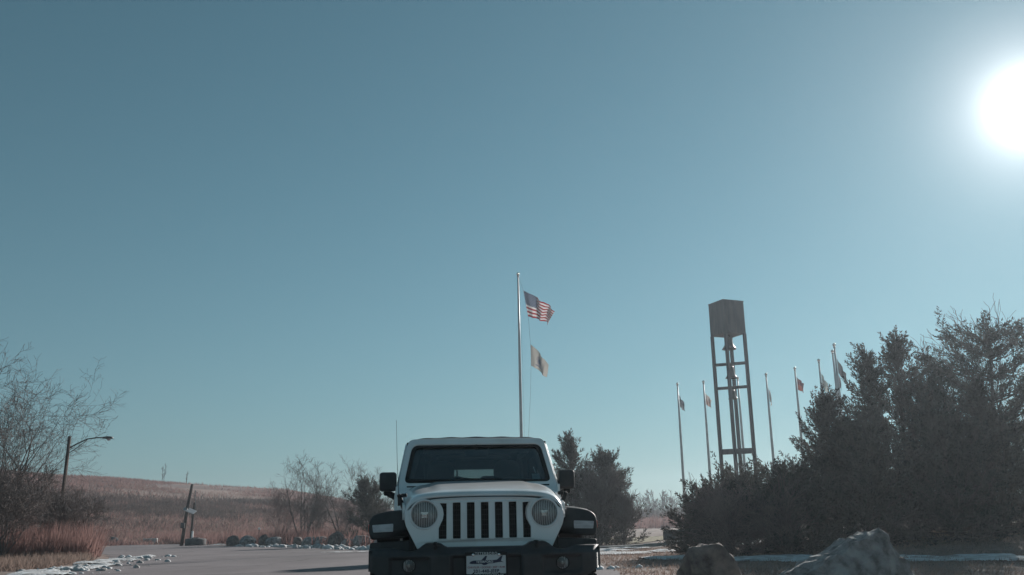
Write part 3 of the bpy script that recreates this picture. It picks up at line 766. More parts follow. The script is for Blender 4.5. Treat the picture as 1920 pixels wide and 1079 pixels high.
    link('plate_frame', panel('plate_frame', [rpoly([(-W - 0.008, -H - 0.020), (W + 0.008, -H - 0.020), (W + 0.008, H + 0.008), (-W - 0.008, H + 0.008)], 0.012, 3),
                                              rpoly([(-W + 0.005, -H + 0.006), (W - 0.005, -H + 0.006), (W - 0.005, H - 0.018), (0.11, H - 0.018), (0.10, H - 0.012), (-0.10, H - 0.012), (-0.11, H - 0.018), (-W + 0.005, H - 0.018)], 0.006, 2)], 0.004, 0.001, pf(0.004)), M_trim, plate)
    link('lettering', text_me('lettering', 'TETERBORO', 0.026, lambda u, v, w: (px + u, py - 0.0095 - w, pz + v + H - 0.0035), 1.25, 0.0006), M_plate, plate)
    link('lettering', text_me('lettering', 'CHRYSLER DODGE JEEP RAM', 0.0205, lambda u, v, w: (px + u, py - 0.0095 - w, pz + v - H - 0.0075), 1.0, 0.0004), M_plate, plate)
    link('lettering', text_me('lettering', '201-440-JEEP', 0.033, lambda u, v, w: (px + u, py - 0.0045 - w, pz + v - 0.055), 1.12, 0.001), M_ink_blue, plate)
    link('lettering', text_me('lettering', 'CHRYSLER \u2022 DODGE \u2022 JEEP \u2022 RAM', 0.0195, lambda u, v, w: (px + u, py - 0.0045 - w, pz + v - 0.026), 1.0, 0.0003), M_ink_red, plate)
    for x in (-0.10, 0.10):
        link('plate_bolt', lathe_me('plate_bolt', [(0.011, 0), (0.011, 0.004), (0.006, 0.006), (0, 0.006)], 14, face(px + x, py - 0.004, pz + H - 0.012)), M_bolt, plate)
        link('plate_bolt', lathe_me('plate_bolt', [(0.007, 0), (0.007, 0.004), (0, 0.005)], 12, face(px + x, py - 0.004, pz - H + 0.008)), M_trim, plate)
    # aeroplane emblem
    fus = [(-0.132, 0.006), (-0.120, 0.018), (-0.10, 0.025), (-0.06, 0.027), (0.06, 0.027), (0.085, 0.030), (0.118, 0.058), (0.130, 0.060), (0.122, 0.040), (0.115, 0.022), (0.136, 0.008), (0.118, 0.012), (0.09, 0.010), (0.05, 0.003), (-0.08, 0.0), (-0.115, 0.001)]
    link('aeroplane_emblem', panel('aeroplane_emblem', [fus], 0.0008, 0, pf(0.0042)), M_ink_blue, plate)
    wing = [(-0.040, 0.026), (-0.004, 0.026), (0.008, 0.058), (-0.004, 0.060)]
    link('aeroplane_wing', panel('aeroplane_wing', [wing], 0.0008, 0, pf(0.0042)), M_ink_blue, plate)
    link('aeroplane_wing', panel('aeroplane_wing', [[(-0.04, 0.002), (0.02, 0.003), (0.00, -0.007), (-0.02, -0.009)]], 0.0008, 0, pf(0.0043)), M_ink_blue, plate)
    link('lettering', text_me('lettering', 'TETERBORO', 0.0225, lambda u, v, w: (px + u - 0.012, py - 0.0062 - w, pz + v + 0.0145), 1.05, 0.0008), M_plate, plate)
    # ---- wheels and running gear
    def wheel_meshes():
        RY = Matrix.Rotation(R(90), 4, 'Y')
        bm = bmesh.new()
        lathe(bm, [(0.235, -0.11), (0.30, -0.125), (0.365, -0.128), (0.392, -0.112), (0.396, 0), (0.392, 0.112), (0.365, 0.128), (0.30, 0.125), (0.235, 0.11)], 56, RY, True)
        for k in range(44):
            a = 2 * math.pi * k / 44
            for (xo, wd, off) in ((-0.095, 0.06, 0), (-0.03, 0.045, 0.5), (0.03, 0.045, 0), (0.095, 0.06, 0.5)):
                aa = a + off * 2 * math.pi / 44
                box(bm, (xo, math.cos(aa) * 0.398, math.sin(aa) * 0.398), (wd, 0.034, 0.018), 0, Matrix.Rotation(aa - math.pi / 2, 4, 'X'))
        ty = bm_mesh('tyre', bm)
        bm = bmesh.new()
        lathe(bm, [(0.235, -0.10), (0.225, 0.04), (0.235, 0.10), (0.215, 0.10), (0.205, 0.03), (0.205, -0.10)], 40, RY, True)
        lathe(bm, [(0.0, 0.055), (0.06, 0.06), (0.065, 0.04), (0.065, 0.0), (0, 0)], 24, RY)
        for k in range(5):
            a = 2 * math.pi * k / 5
            box(bm, (0.045, math.cos(a) * 0.135, math.sin(a) * 0.135), (0.03, 0.17, 0.075), 0.01, Matrix.Rotation(a, 4, 'X'))
        return ty, bm_mesh('rim', bm)
    ty, rim = wheel_meshes()
    for s, y in ((-1, 0.86), (1, 0.86), (-1, 3.32), (1, 3.32)):
        wh = bpy.data.objects.new('wheel', lathe_me('wheel', [(0.0, -0.02), (0.15, -0.02), (0.15, 0.0), (0, 0.0)], 20, Matrix.Rotation(R(90), 4, 'Y')))
        wh.data.materials.append(M_trim); COL.objects.link(wh); wh.parent = root; wh.location = (s * 0.805, y, 0.405)
        if s < 0: wh.rotation_euler = (0, 0, math.pi)
        link('tyre', ty, M_tyre, wh); link('rim', rim, M_alloy, wh)
    bm = bmesh.new()
    for y in (0.86, 3.32):
        tube(bm, [(-0.70, y, 0.405), (0.70, y, 0.405)], 0.045, 10); lathe(bm, [(0, -0.12), (0.10, -0.08), (0.13, 0), (0.10, 0.08), (0, 0.12)], 16, Matrix.Translation((0.15, y, 0.405)))
    for s in (-1, 1): box(bm, (s * 0.42, 2.1, 0.56), (0.08, 3.7, 0.12), 0.01)
    link('running_gear', bm_mesh('running_gear', bm), M_trim, root)
    return root
build_vehicle()

# ------------------------------------------------------------------ bell tower
TX, TY = 12.32, 52.06
T_HALF, T_ROT = 0.98, R(8)                        # half diagonal of the square plan; turned so a corner faces the lot
view_r = Vector((TY, -TX, 0)).normalized(); view_f = Vector((TX, TY, 0)).normalized()
ca, sa = math.cos(T_ROT), math.sin(T_ROT)
e1 = view_r * ca - view_f * sa; e2 = view_r * sa + view_f * ca
tower = empty('bell_tower', (TX, TY, 0), 'tall dark steel bell tower with a solid box on top of four legs', 'bell tower')
corners = [e1 * T_HALF, e2 * T_HALF, -e1 * T_HALF, -e2 * T_HALF]
Z_BOX0, Z_BOX1 = 11.35, 13.22
M45 = Matrix(((e1.x, e2.x, 0, 0), (e1.y, e2.y, 0, 0), (0, 0, 1, 0), (0, 0, 0, 1))) @ Matrix.Rotation(R(45), 4, 'Z')
for c in corners:
    q = c * 0.93
    link('leg', box_me('leg', (q.x, q.y, Z_BOX0 / 2 - 0.05), (0.16, 0.16, Z_BOX0 + 0.1), 0.012, M45), M_steel, tower)
side = T_HALF * math.sqrt(2) + 0.02
bm = bmesh.new(); box(bm, (0, 0, (Z_BOX0 + Z_BOX1) / 2), (side, side, Z_BOX1 - Z_BOX0), 0.0, M45)
cap = link('bell_housing', bm_mesh('bell_housing', bm), M_steel, tower)
for k in range(4):                                # sheet panels with joints, and the rim at top and bottom
    a = corners[k] * 1.012; b = corners[(k + 1) % 4] * 1.012; d = (b - a)
    nrm = ((a + b) / 2).normalized()
    RZ = Matrix.Rotation(math.atan2(d.y, d.x), 4, 'Z')
    for i in range(2):
        p = a.lerp(b, (i + 0.5) / 2) + nrm * 0.004
        link('panel', box_me('panel', (p.x, p.y, (Z_BOX0 + Z_BOX1) / 2), (d.length / 2 - 0.03, 0.014, Z_BOX1 - Z_BOX0 - 0.06), 0.004, RZ), M_steel, cap)
link('roof_plate', box_me('roof_plate', (0, 0, Z_BOX1 + 0.02), (side + 0.05, side + 0.05, 0.04), 0.008, M45), M_steel, cap)
ang1 = math.atan2(e1.y, e1.x)
for z, h in ((9.68, 0.16), (8.33, 0.16), (4.78, 0.30)):
    link('crossbar', box_me('crossbar', (0, 0, z), (T_HALF * 1.75, 0.14, h), 0.01, Matrix.Rotation(ang1, 4, 'Z')), M_steel, tower)
for (z0, r, h, lab) in ((11.30, 0.40, 0.78, 'largest bronze bell hanging right under the tower box'), (9.58, 0.335, 0.72, 'middle bronze bell hanging below the upper crossbar of the tower'), (8.24, 0.27, 0.56, 'smallest bronze bell hanging below the second crossbar of the tower')):
    b = empty('bell', (TX, TY, z0), lab, 'bell', 'bells in the bell tower')
    link('bell_body', lathe_me('bell_body', [(0, -0.02), (r * 0.40, -0.03), (r * 0.52, -0.10), (r * 0.56, -h * 0.45), (r * 0.64, -h * 0.70), (r * 0.86, -h * 0.86), (r, -h * 0.96), (r, -h), (r * 0.90, -h), (r * 0.55, -h * 0.7), (r * 0.45, -h * 0.3)], 28), M_bell, b, True)
    link('yoke', box_me('yoke', (0, 0, 0.02), (0.2, 0.08, 0.12), 0.01, Matrix.Rotation(ang1, 4, 'Z')), M_steel, b)
    bm = bmesh.new(); tube(bm, [(0, 0, -h * 0.2), (0, 0, -h * 0.9)], [0.02, 0.025], 6); lathe(bm, [(0, -h * 1.06), (0.05, -h * 0.99), (0, -h * 0.90)], 12)
    link('clapper', bm_mesh('clapper', bm), M_steel, b)

# ------------------------------------------------------------------ flag poles and flags
def flag_mat(name, kind, c1=None, c2=None):
    m, nt, b, out = base_mat(name)
    n, l = nt.nodes, nt.links
    uv = n.new('ShaderNodeUVMap'); sx = n.new('ShaderNodeSeparateXYZ'); l.new(uv.outputs[0], sx.inputs[0])
    U, V = sx.outputs[0], sx.outputs[1]
    def mt(op, a, b_=None, c_=None):
        k = n.new('ShaderNodeMath'); k.operation = op
        for i, v in enumerate((a, b_, c_)):
            if v is None: continue
            if isinstance(v, (int, float)): k.inputs[i].default_value = v
            else: l.new(v, k.inputs[i])
        return k.outputs[0]
    def mix(f, a, b_):
        k = n.new('ShaderNodeMix'); k.data_type = 'RGBA'
        l.new(f, k.inputs['Factor'])
        for nm, v in (('A', a), ('B', b_)):
            if isinstance(v, tuple): k.inputs[nm].default_value = (*v, 1)
            else: l.new(v, k.inputs[nm])
        return k.outputs['Result']
    if kind == 'us':
        st = mt('MODULO', mt('FLOOR', mt('MULTIPLY', V, 13.0)), 2.0)          # 0 = red, 1 = white, from the bottom
        colr = mix(st, (0.26, 0.022, 0.032), (0.60, 0.59, 0.59))
        su = mt('MULTIPLY', U, 11 / 0.40); sv = mt('MULTIPLY', mt('SUBTRACT', V, 6 / 13), 9 / (7 / 13))
        fu = mt('SUBTRACT', mt('FRACT', su), 0.5); fv = mt('SUBTRACT', mt('FRACT', sv), 0.5)
        dd = mt('SQRT', mt('ADD', mt('MULTIPLY', fu, fu), mt('MULTIPLY', fv, fv)))
        par = mt('MODULO', mt('ADD', mt('FLOOR', su), mt('FLOOR', sv)), 2.0)
        star = mt('MULTIPLY', mt('LESS_THAN', dd, 0.42), mt('LESS_THAN', par, 0.5))
        blue = mix(star, (0.018, 0.036, 0.085), (0.36, 0.40, 0.45))
        inside = mt('MULTIPLY', mt('LESS_THAN', U, 0.40), mt('GREATER_THAN', V, 6 / 13))
        colr = mix(inside, colr, blue)
    elif kind == 'crest':
        du = mt('DIVIDE', mt('SUBTRACT', U, 0.5), 0.17); dv = mt('DIVIDE', mt('SUBTRACT', V, 0.47), 0.27)
        rr = mt('SQRT', mt('ADD', mt('MULTIPLY', du, du), mt('MULTIPLY', dv, dv)))
        nz = n.new('ShaderNodeTexNoise'); nz.inputs['Scale'].default_value = 16; l.new(uv.outputs[0], nz.inputs['Vector'])
        e = mt('LESS_THAN', mt('ADD', rr, mt('MULTIPLY', mt('SUBTRACT', nz.outputs[0], 0.5), 1.2)), 1.0)
        sh = mt('LESS_THAN', rr, 0.48)
        colr = mix(sh, mix(e, (0.42, 0.405, 0.375), (0.27, 0.26, 0.27)), (0.10, 0.14, 0.22))
        band = mt('LESS_THAN', mt('ABSOLUTE', mt('SUBTRACT', V, 0.20)), 0.03)
        colr = mix(mt('MULTIPLY', band, mt('LESS_THAN', mt('ABSOLUTE', mt('SUBTRACT', U, 0.5)), 0.2)), colr, (0.16, 0.18, 0.25))
    else:
        colr = mix(mt('GREATER_THAN', V, 0.5), c1, c2)
    l.new(colr, b.inputs['Base Color']); b.inputs['Roughness'].default_value = 0.9
    t = n.new('ShaderNodeBsdfTranslucent'); l.new(colr, t.inputs['Color'])
    ms = n.new('ShaderNodeMixShader'); ms.inputs[0].default_value = 0.45
    l.new(b.outputs[0], ms.inputs[1]); l.new(t.outputs[0], ms.inputs[2]); l.new(ms.outputs[0], out.inputs['Surface'])
    return m

def flag(name, corners4, mat, label, group, amp=0.06, waves=2.5, nu=36, nv=20, sag=0.0, seed=0):
    tl, bl, tr, br = [Vector(c) for c in corners4]
    rs = random.Random(seed); ph = rs.uniform(0, 6)
    P = np.zeros((nu, nv, 3)); UVc = np.zeros((nu, nv, 2))
    hoist = (tl - bl)
    nrm = (tr - tl).cross(hoist); nrm.normalize()
    up = Vector((0, 0, 1))
    for i in range(nu):
        u = i / (nu - 1)
        for j in range(nv):
            v = j / (nv - 1)
            a = bl.lerp(br, u); b = tl.lerp(tr, u)
            p = a.lerp(b, v)
            w = math.sin(u * waves * 2 * math.pi + ph + v * 1.3) * amp * u ** 0.7
            w += math.sin(u * waves * 4.4 * math.pi - v * 3.1 + ph * 2) * amp * 0.35 * u
            p = p + nrm * w - up * sag * math.sin(u * math.pi) * (0.6 + 0.4 * v)
            p = p + up * (0.25 * w * math.cos(u * 7 + v * 2))
            P[i, j] = p; UVc[i, j] = (u, v)
    org = Vector(tl); P = P - np.array(org)
    me = grid_me(name, P)
    uvl = me.uv_layers.new(name='UVMap')
    li = np.zeros(len(me.loops), dtype=np.int32); me.loops.foreach_get('vertex_index', li)
    uvl.data.foreach_set('uv', UVc.reshape(-1, 2)[li].astype(np.float32).ravel())
    return link(name, me, mat, smooth=True, loc=org, label=label, cat='flag', group=group)

def flagpole(x, y, h, r0, r1, label, group=None):
    p = empty('flagpole', (x, y, float(gz(x, y))), label, 'flagpole', group)
    z0 = float(gz(x, y)); hh = h - z0
    link('shaft', tube_me('shaft', [(0, 0, -0.1), (0, 0, hh * 0.4), (0, 0, hh * 0.75), (0, 0, hh)], [r0, r0 * 0.92, (r0 + r1) / 2, r1], 14), M_pole, p, True)
    link('truck', lathe_me('truck', [(0, hh - 0.02), (r1 * 1.5, hh - 0.02), (r1 * 1.5, hh + 0.05), (r1 * 0.8, hh + 0.08), (0, hh + 0.08)], 14), M_pole, p)
    link('finial', lathe_me('finial', [(0, hh + 0.05)] + [(0.095 * math.sin(t), hh + 0.155 - 0.095 * math.cos(t)) for t in np.linspace(0.3, 3.0, 8)] + [(0, hh + 0.25)], 14), M_finial, p, True)
    link('base_collar', lathe_me('base_collar', [(r0 * 2.0, -0.02), (r0 * 2.0, 0.05), (r0 * 1.2, 0.16), (r0 * 1.02, 0.16)], 18), M_pole, p)
    link('cleat', box_me('cleat', (0, -r0 - 0.02, 1.4), (0.04, 0.05, 0.18), 0.008), M_bolt, p)
    return p

mp = flagpole(0.36, 52.0, 15.05, 0.095, 0.045, 'tall silver flagpole rising right behind the white vehicle')
hal = [(0.36 + 0.06, 51.98, 15.0), (0.64, 51.98, 14.22), (0.90, 51.98, 12.65), (1.00, 51.98, 11.0), (1.00, 51.98, 9.8), (0.93, 51.98, 8.2), (0.80, 51.98, 6.4), (0.62, 51.98, 4.2), (0.40, 51.86, 1.5)]
link('halyard', tube_me('halyard', [(a - 0.36, b - 52.0, c) for a, b, c in hal], 0.006, 5), M_wire, mp)
link('halyard', tube_me('halyard', [(0.07, 0, 14.95), (0.16, -0.03, 10), (0.18, -0.04, 6), (0.05, -0.13, 1.5)], 0.004, 5), M_wire, mp)
FM_US = flag_mat('flag_stars_stripes', 'us'); FM_CR = flag_mat('flag_crest', 'crest')
flag('flag', [(0.66, 51.98, 14.21), (0.90, 51.98, 12.65), (2.50, 52.7, 13.10), (2.06, 52.5, 12.30)], FM_US, 'red and white striped flag with blue starred corner, topmost on the tall pole', 'flags on the tall pole', 0.15, 2.4, 60, 30, sag=-0.10, seed=3)
flag('flag', [(1.00, 51.98, 11.03), (1.00, 51.98, 9.80), (1.98, 52.6, 9.95), (1.86, 52.4, 9.16)], FM_CR, 'buff flag with a grey-blue crest, lower on the tall pole', 'flags on the tall pole', 0.08, 1.6, 40, 26, sag=-0.10, seed=9)

sp = [  # small poles round the memorial: x, y, label, flag colours, fly length, drop, flag label
    (11.56, 65.16, 'thin silver flagpole left of the bell tower, leftmost of the row', (0.23, 0.24, 0.26), (0.13, 0.15, 0.18), 0.50, 0.55, 'small slate flag hanging from the leftmost pole of the row'),
    (13.25, 64.38, 'thin silver flagpole just left of the bell tower legs', (0.46, 0.33, 0.30), (0.50, 0.44, 0.42), 0.62, 0.45, 'small pale pinkish flag on the pole just left of the tower'),
    (15.31, 62.95, 'thin silver flagpole seen between the bell tower legs', None, None, 0, 0, None),
    (16.88, 61.53, 'thin silver flagpole just right of the bell tower', (0.50, 0.48, 0.46), (0.40, 0.40, 0.42), 0.36, 0.75, 'small pale grey flag limp on the pole just right of the tower'),
    (18.16, 59.31, 'thin silver flagpole with a red flag, second right of the tower', (0.27, 0.085, 0.065), (0.13, 0.06, 0.07), 0.70, 0.35, 'small red and maroon flag right of the bell tower'),
    (18.79, 56.4, 'thin silver flagpole third right of the tower, above the cedars', (0.30, 0.33, 0.31), (0.20, 0.24, 0.24), 0.55, 0.6, 'small grey-green flag on the third pole right of the tower'),
    (18.63, 53.34, 'thin silver flagpole, shorter of the close pair at the cedar tops', (0.12, 0.13, 0.15), (0.16, 0.17, 0.19), 0.42, 0.9, 'small grey flag hanging limp on the shorter pole of the close pair'),
    (18.05, 51.31, 'thin silver flagpole, taller of the close pair at the cedar tops', (0.055, 0.06, 0.07), (0.07, 0.075, 0.085), 0.72, 0.8, 'small black flag on the taller pole of the close pair'),
]
for i, (x, y, lab, c1, c2, fly, drop, flab) in enumerate(sp):
    flagpole(x, y, 10.38, 0.10, 0.045, lab, 'thin flagpoles in a row around the bell tower')
    if c1:
        z = 9.75 if i != 4 else 9.95
        H_ = 0.82
        flag('flag', [(x + 0.07, y - 0.02, z), (x + 0.07, y - 0.02, z - H_), (x + 0.07 + fly * 0.8, y + 0.45, z - drop), (x + 0.07 + fly * 0.76, y + 0.4, z - drop - H_ * 0.72)],
             flag_mat('flag_cloth', 'plain', c1, c2), flab, 'small flags around the bell tower', 0.07, 1.6, 22, 12, seed=i)

# ------------------------------------------------------------------ rocks and small built things
def rock_me(name, size, seed, cuts=(), rough=0.12, sub=4):
    bm = bmesh.new(); bmesh.ops.create_icosphere(bm, subdivisions=sub, radius=1.0)
    rs = random.Random(seed); off = Vector((rs.uniform(-50, 50), rs.uniform(-50, 50), rs.uniform(-50, 50)))
    pl = [(Vector(n).normalized(), d) for n, d in cuts]
    for k in range(7):
        n = Vector((rs.gauss(0, 1), rs.gauss(0, 1), rs.gauss(0, 0.8))).normalized(); pl.append((n, rs.uniform(0.70, 0.92)))
    for v in bm.verts:
        p = v.co.copy()
        p *= 1 + 0.22 * mnoise.noise(p * 1.1 + off)
        for n, d in pl:
            e = p.dot(n) - d
            if e > 0: p -= n * e * 0.93
        p *= 1 + rough * 0.45 * mnoise.fractal(p * 3.0 + off, 1.0, 2.1, 4)
        v.co = Vector((p.x * size[0], p.y * size[1], p.z * size[2]))
    return bm_mesh(name, bm)

def rock(name, loc, size, seed, mat, label, group=None, cuts=(), rz=0, rough=0.12, sub=4):
    me = rock_me(name, size, seed, cuts, rough, sub)
    o = link(name, me, mat, smooth=False, loc=loc, label=label, cat='boulder', group=group)
    o.rotation_euler = (0, 0, rz)
    me.polygons.foreach_set('use_smooth', np.ones(len(me.polygons), dtype=bool))
    return o

rock('boulder', (3.12, 15.8, 0.02), (0.60, 0.50, 0.76), 21, M_rock_brown, 'dark brown rounded boulder beside the vehicle at the grass edge', None, cuts=[((-0.06, 0, 1), 0.76), ((0.62, 0, 0.78), 0.80), ((0.93, 0, 0.37), 0.74), ((-1.0, 0, 0.12), 0.82), ((-0.8, 0, -0.6), 0.78), ((0, -1, 0.15), 0.72)], rough=0.20)
def big_rock():
    # an asymmetric peak: long slope to the left, steep lit edge on the right
    bm = bmesh.new(); bmesh.ops.create_icosphere(bm, subdivisions=5, radius=1.0)
    off = Vector((13.1, 4.2, 7.7))
    pl = [(Vector(n).normalized(), d) for n, d in (((-0.50, -0.12, 1), 0.535), ((1.0, -0.05, 0.62), 0.66), ((0.55, 0.75, 0.75), 0.60), ((-0.15, -1, 0.55), 0.55), ((0.65, -0.8, 0.35), 0.64), ((-0.3, 0.9, 0.6), 0.66), ((-1, -0.4, 0.35), 0.86))]
    for v in bm.verts:
        p = v.co * (1.0 + 0.10 * mnoise.noise(v.co * 1.3 + off))
        for n, d in pl:
            e = p.dot(n) - d
            if e > 0: p -= n * e * 0.96
        ridge = 1 - abs(mnoise.noise(p * 2.6 + off)) * 2
        p *= 1 + 0.085 * mnoise.fractal(p * 3.2 + off, 0.8, 2.1, 6) + 0.035 * mnoise.noise(p * 11 + off) + 0.018 * mnoise.noise(p * 26 + off) - 0.09 * max(0, ridge - 0.6)
        v.co = Vector((p.x * 1.18, p.y * 0.80, p.z * 1.13))
    return bm_mesh('boulder', bm)
o = link('boulder', big_rock(), M_rock, smooth=False, loc=(4.98, 14.3, -0.02), label='large pale grey peaked boulder in front of the cedars at right', cat='boulder')

rows = [  # x, y, half width, half height, material, label
    (-20.6, 69.6, 0.62, 0.62, M_rock_brown, 'pale rough boulder at the left end of the boulder row'),
    (-19.2, 68.4, 0.78, 0.66, M_rock, 'round dark boulder, second from the left end of the boulder row'),
    (-17.6, 66.8, 0.52, 0.72, M_rock_brown, 'pointed brown boulder, third from the left in the boulder row'),
    (-16.5, 65.2, 0.75, 0.60, M_rock, 'low dark boulder beside the pointed brown one in the row'),
    (-14.0, 61.5, 0.50, 0.62, M_rock_brown, 'small dark boulder left of the pair of flat-topped ones'),
    (-12.9, 60.0, 0.66, 0.62, M_rock, 'left one of the two flat-topped boulders under the bare thicket'),
    (-12.0, 58.8, 0.66, 0.64, M_rock, 'right one of the two flat-topped boulders under the bare thicket'),
    (-10.6, 56.4, 0.60, 0.76, M_rock_brown, 'tall rounded boulder with a sunlit pinkish face in the row'),
    (-9.6, 55.0, 0.62, 0.50, M_rock, 'flat slab-like boulder between two rounded ones'),
    (-8.6, 53.3, 0.74, 0.68, M_rock, 'dark domed boulder right of the flat slab in the row'),
    (-6.9, 50.2, 0.72, 0.56, M_rock, 'dark boulder at the right end of the row, by the vehicle'),
]
for i, (x, y, w, h, m, lab) in enumerate(rows):
    cuts = [((0, 0, 1), 0.72)] if 'flat' in lab else []
    w, h = w * 0.86, h * 0.82
    rock('boulder', (x, y, h * 0.42), (w, w * 0.8, h), 40 + i, m, lab, 'boulders along the edge of the lot', cuts, rz=i * 1.3, sub=3, rough=0.16)

# leaning old pole with a panel, second pole, white post, round concrete base
lp = empty('leaning_pole', (-26.42, 75.5, 0), 'old dark wooden pole leaning to the right at the far lot edge', 'pole')
link('shaft', tube_me('shaft', [(0, 0, -0.3), (0.25, 0, 2.4), (0.52, 0.1, 4.75)], [0.15, 0.13, 0.11], 10), M_wood, lp, True)
link('meter_box', box_me('meter_box', (0.08, -0.16, 1.55), (0.32, 0.22, 0.42), 0.03), M_dark_stone, lp)
link('bracket', box_me('bracket', (0.32, -0.1, 2.80), (0.10, 0.30, 0.08), 0.01), M_lamp_grey, lp)
panel_o = empty('hanging_panel', (-25.85, 75.35, 2.68), 'tilted pale grey panel hung on the leaning pole', 'panel')
mt = Matrix.Rotation(R(22), 4, 'Y') @ Matrix.Rotation(R(24), 4, 'X')
link('sheet', box_me('sheet', (0, 0, 0), (0.86, 0.62, 0.05), 0.008, mt), M_blue_panel, panel_o)
link('rim', box_me('rim', (-0.40, 0, 0.20), (0.10, 0.60, 0.05), 0.008, mt), M_block, panel_o)
p2 = empty('wooden_pole', (-27.1, 79.5, 0), 'thin upright wooden pole standing behind the leaning pole', 'pole')
link('shaft', tube_me('shaft', [(0, 0, -0.2), (0.10, 0, 2.2), (0.16, 0, 3.4)], [0.11, 0.10, 0.09], 9), M_wood, p2, True)
link('cable', tube_me('cable', [(0.20, -0.05, 2.6), (0.30, -0.1, 3.1), (0.22, -0.1, 3.7), (0.30, -0.4, 4.4)], 0.035, 6), M_wire, p2, True)
wp = empty('marker_post', (-26.85, 79.2, 0), 'short white marker post beside the round concrete base', 'post')
link('post', tube_me('post', [(0, 0, -0.1), (0, 0, 1.05)], 0.075, 10), M_white_paint_post, wp, True)
link('post_cap', lathe_me('post_cap', [(0.085, 1.03), (0.085, 1.08), (0.04, 1.12), (0, 1.12)], 12), M_white_paint_post, wp, True)
wp2 = empty('marker_post', (-19.8, 73.5, 0), 'thin short stake with white top among the grass behind the boulders', 'post')
link('post', tube_me('post', [(0, 0, -0.1), (0, 0, 1.15)], 0.03, 8), M_wood, wp2); link('post_cap', lathe_me('post_cap', [(0.0, 1.10), (0.09, 1.12), (0.09, 1.25), (0, 1.28)], 12), M_white_paint_post, wp2)
rb = empty('concrete_drum', (-25.2, 75.2, 0), 'low round dark concrete base at the foot of the leaning pole', 'concrete base')
link('drum', lathe_me('drum', [(0, -0.05), (0.78, -0.05), (0.80, 0.10), (0.80, 0.44), (0.74, 0.52), (0.5, 0.55), (0, 0.55)], 30), M_dark_stone, rb, True)
link('collar', lathe_me('collar', [(0.30, 0.5), (0.30, 0.60), (0.2, 0.62), (0, 0.62)], 20), M_dark_stone, rb, True)
cb = empty('concrete_block', (-34.6, 90.5, 0), 'pale concrete block lying at the far edge of the lot', 'concrete block')
bm = bmesh.new(); box(bm, (0, 0, 0.26), (1.25, 0.55, 0.56), 0.05, Matrix.Rotation(R(8), 4, 'Z')); link('block', bm_mesh('block', bm), M_block, cb)
link('lifting_eye', tube_me('lifting_eye', [(-0.1, 0, 0.52), (-0.08, 0, 0.62), (0.08, 0, 0.62), (0.1, 0, 0.52)], 0.02, 6), M_lamp_grey, cb)
rock('boulder', (-38.4, 91.2, 0.2), (0.65, 0.5, 0.55), 77, M_dark_stone, 'small black rock at the left corner of the far lot edge', sub=3)

# stone steps by the path, right of the vehicle
st = empty('stone_bench', (8.6, 46.6, float(gz(8.6, 46.6))), 'dark stepped stone plinth beside the shrub at the path', 'stone plinth')
RZ = Matrix.Rotation(R(-6), 4, 'Z')
link('lower_block', box_me('lower_block', (0, 0, 0.20), (2.9, 1.2, 0.42), 0.02, RZ), M_dark_stone, st)
link('slab', box_me('slab', (0.05, 0.0, 0.45), (2.95, 1.25, 0.07), 0.015, RZ), M_concrete, st)
link('upper_block', box_me('upper_block', (0.55, 0.35, 0.66), (1.9, 0.8, 0.34), 0.02, RZ), M_dark_stone, st)
link('coping', box_me('coping', (0.55, 0.35, 0.855), (2.0, 0.88, 0.05), 0.012, RZ), M_dark_stone, st)

# street lamp on a wooden pole
sl = empty('street_lamp', (-21.55, 45.1, 0), 'street lamp with curved arm on a dark pole among bare branches', 'street lamp')
link('pole', tube_me('pole', [(-0.02, 0, -0.3), (-0.05, 0, 2.5), (0.0, 0, 5.6)], [0.105, 0.09, 0.075], 10), M_wood, sl, True)
link('arm', tube_me('arm', [(0.05, 0, 5.05), (0.35, 0.12, 5.25), (0.75, 0.28, 5.48), (1.15, 0.45, 5.56), (1.42, 0.56, 5.56)], [0.035, 0.033, 0.03, 0.028, 0.026], 8), M_lamp_grey, sl, True)
link('brace', tube_me('brace', [(0.05, 0, 4.80), (0.40, 0.14, 5.10), (0.75, 0.28, 5.44)], 0.02, 6), M_lamp_grey, sl, True)
hm = Matrix.Translation((1.55, 0.62, 5.55)) @ Matrix.Rotation(R(22), 4, 'Z')
bm = bmesh.new()
prof = [(-0.22, 0.03, 0.03), (-0.14, 0.07, 0.06), (0.0, 0.12, 0.085), (0.14, 0.13, 0.08), (0.24, 0.09, 0.06), (0.28, 0.02, 0.02)]
rings = []
for x, wy_, hz_ in prof:
    rings.append([bm.verts.new(hm @ Vector((x, wy_ * math.cos(t), hz_ * math.sin(t) * (1.0 if math.sin(t) > 0 else 0.7)))) for t in np.linspace(0, 2 * math.pi, 13)[:-1]])
for a, b in zip(rings[:-1], rings[1:]):
    for k in range(12): bm.faces.new((a[k], a[(k + 1) % 12], b[(k + 1) % 12], b[k]))
bm.faces.new(rings[0]); bm.faces.new(rings[-1])
head = link('lamp_head', bm_mesh('lamp_head', bm), M_lamp_grey, sl, True)
link('lamp_glass', lathe_me('lamp_glass', [(0.10, -0.04), (0.09, -0.09), (0.05, -0.125), (0, -0.135)], 14, hm @ Matrix.Translation((0.08, 0, 0))), M_turn, head, True)

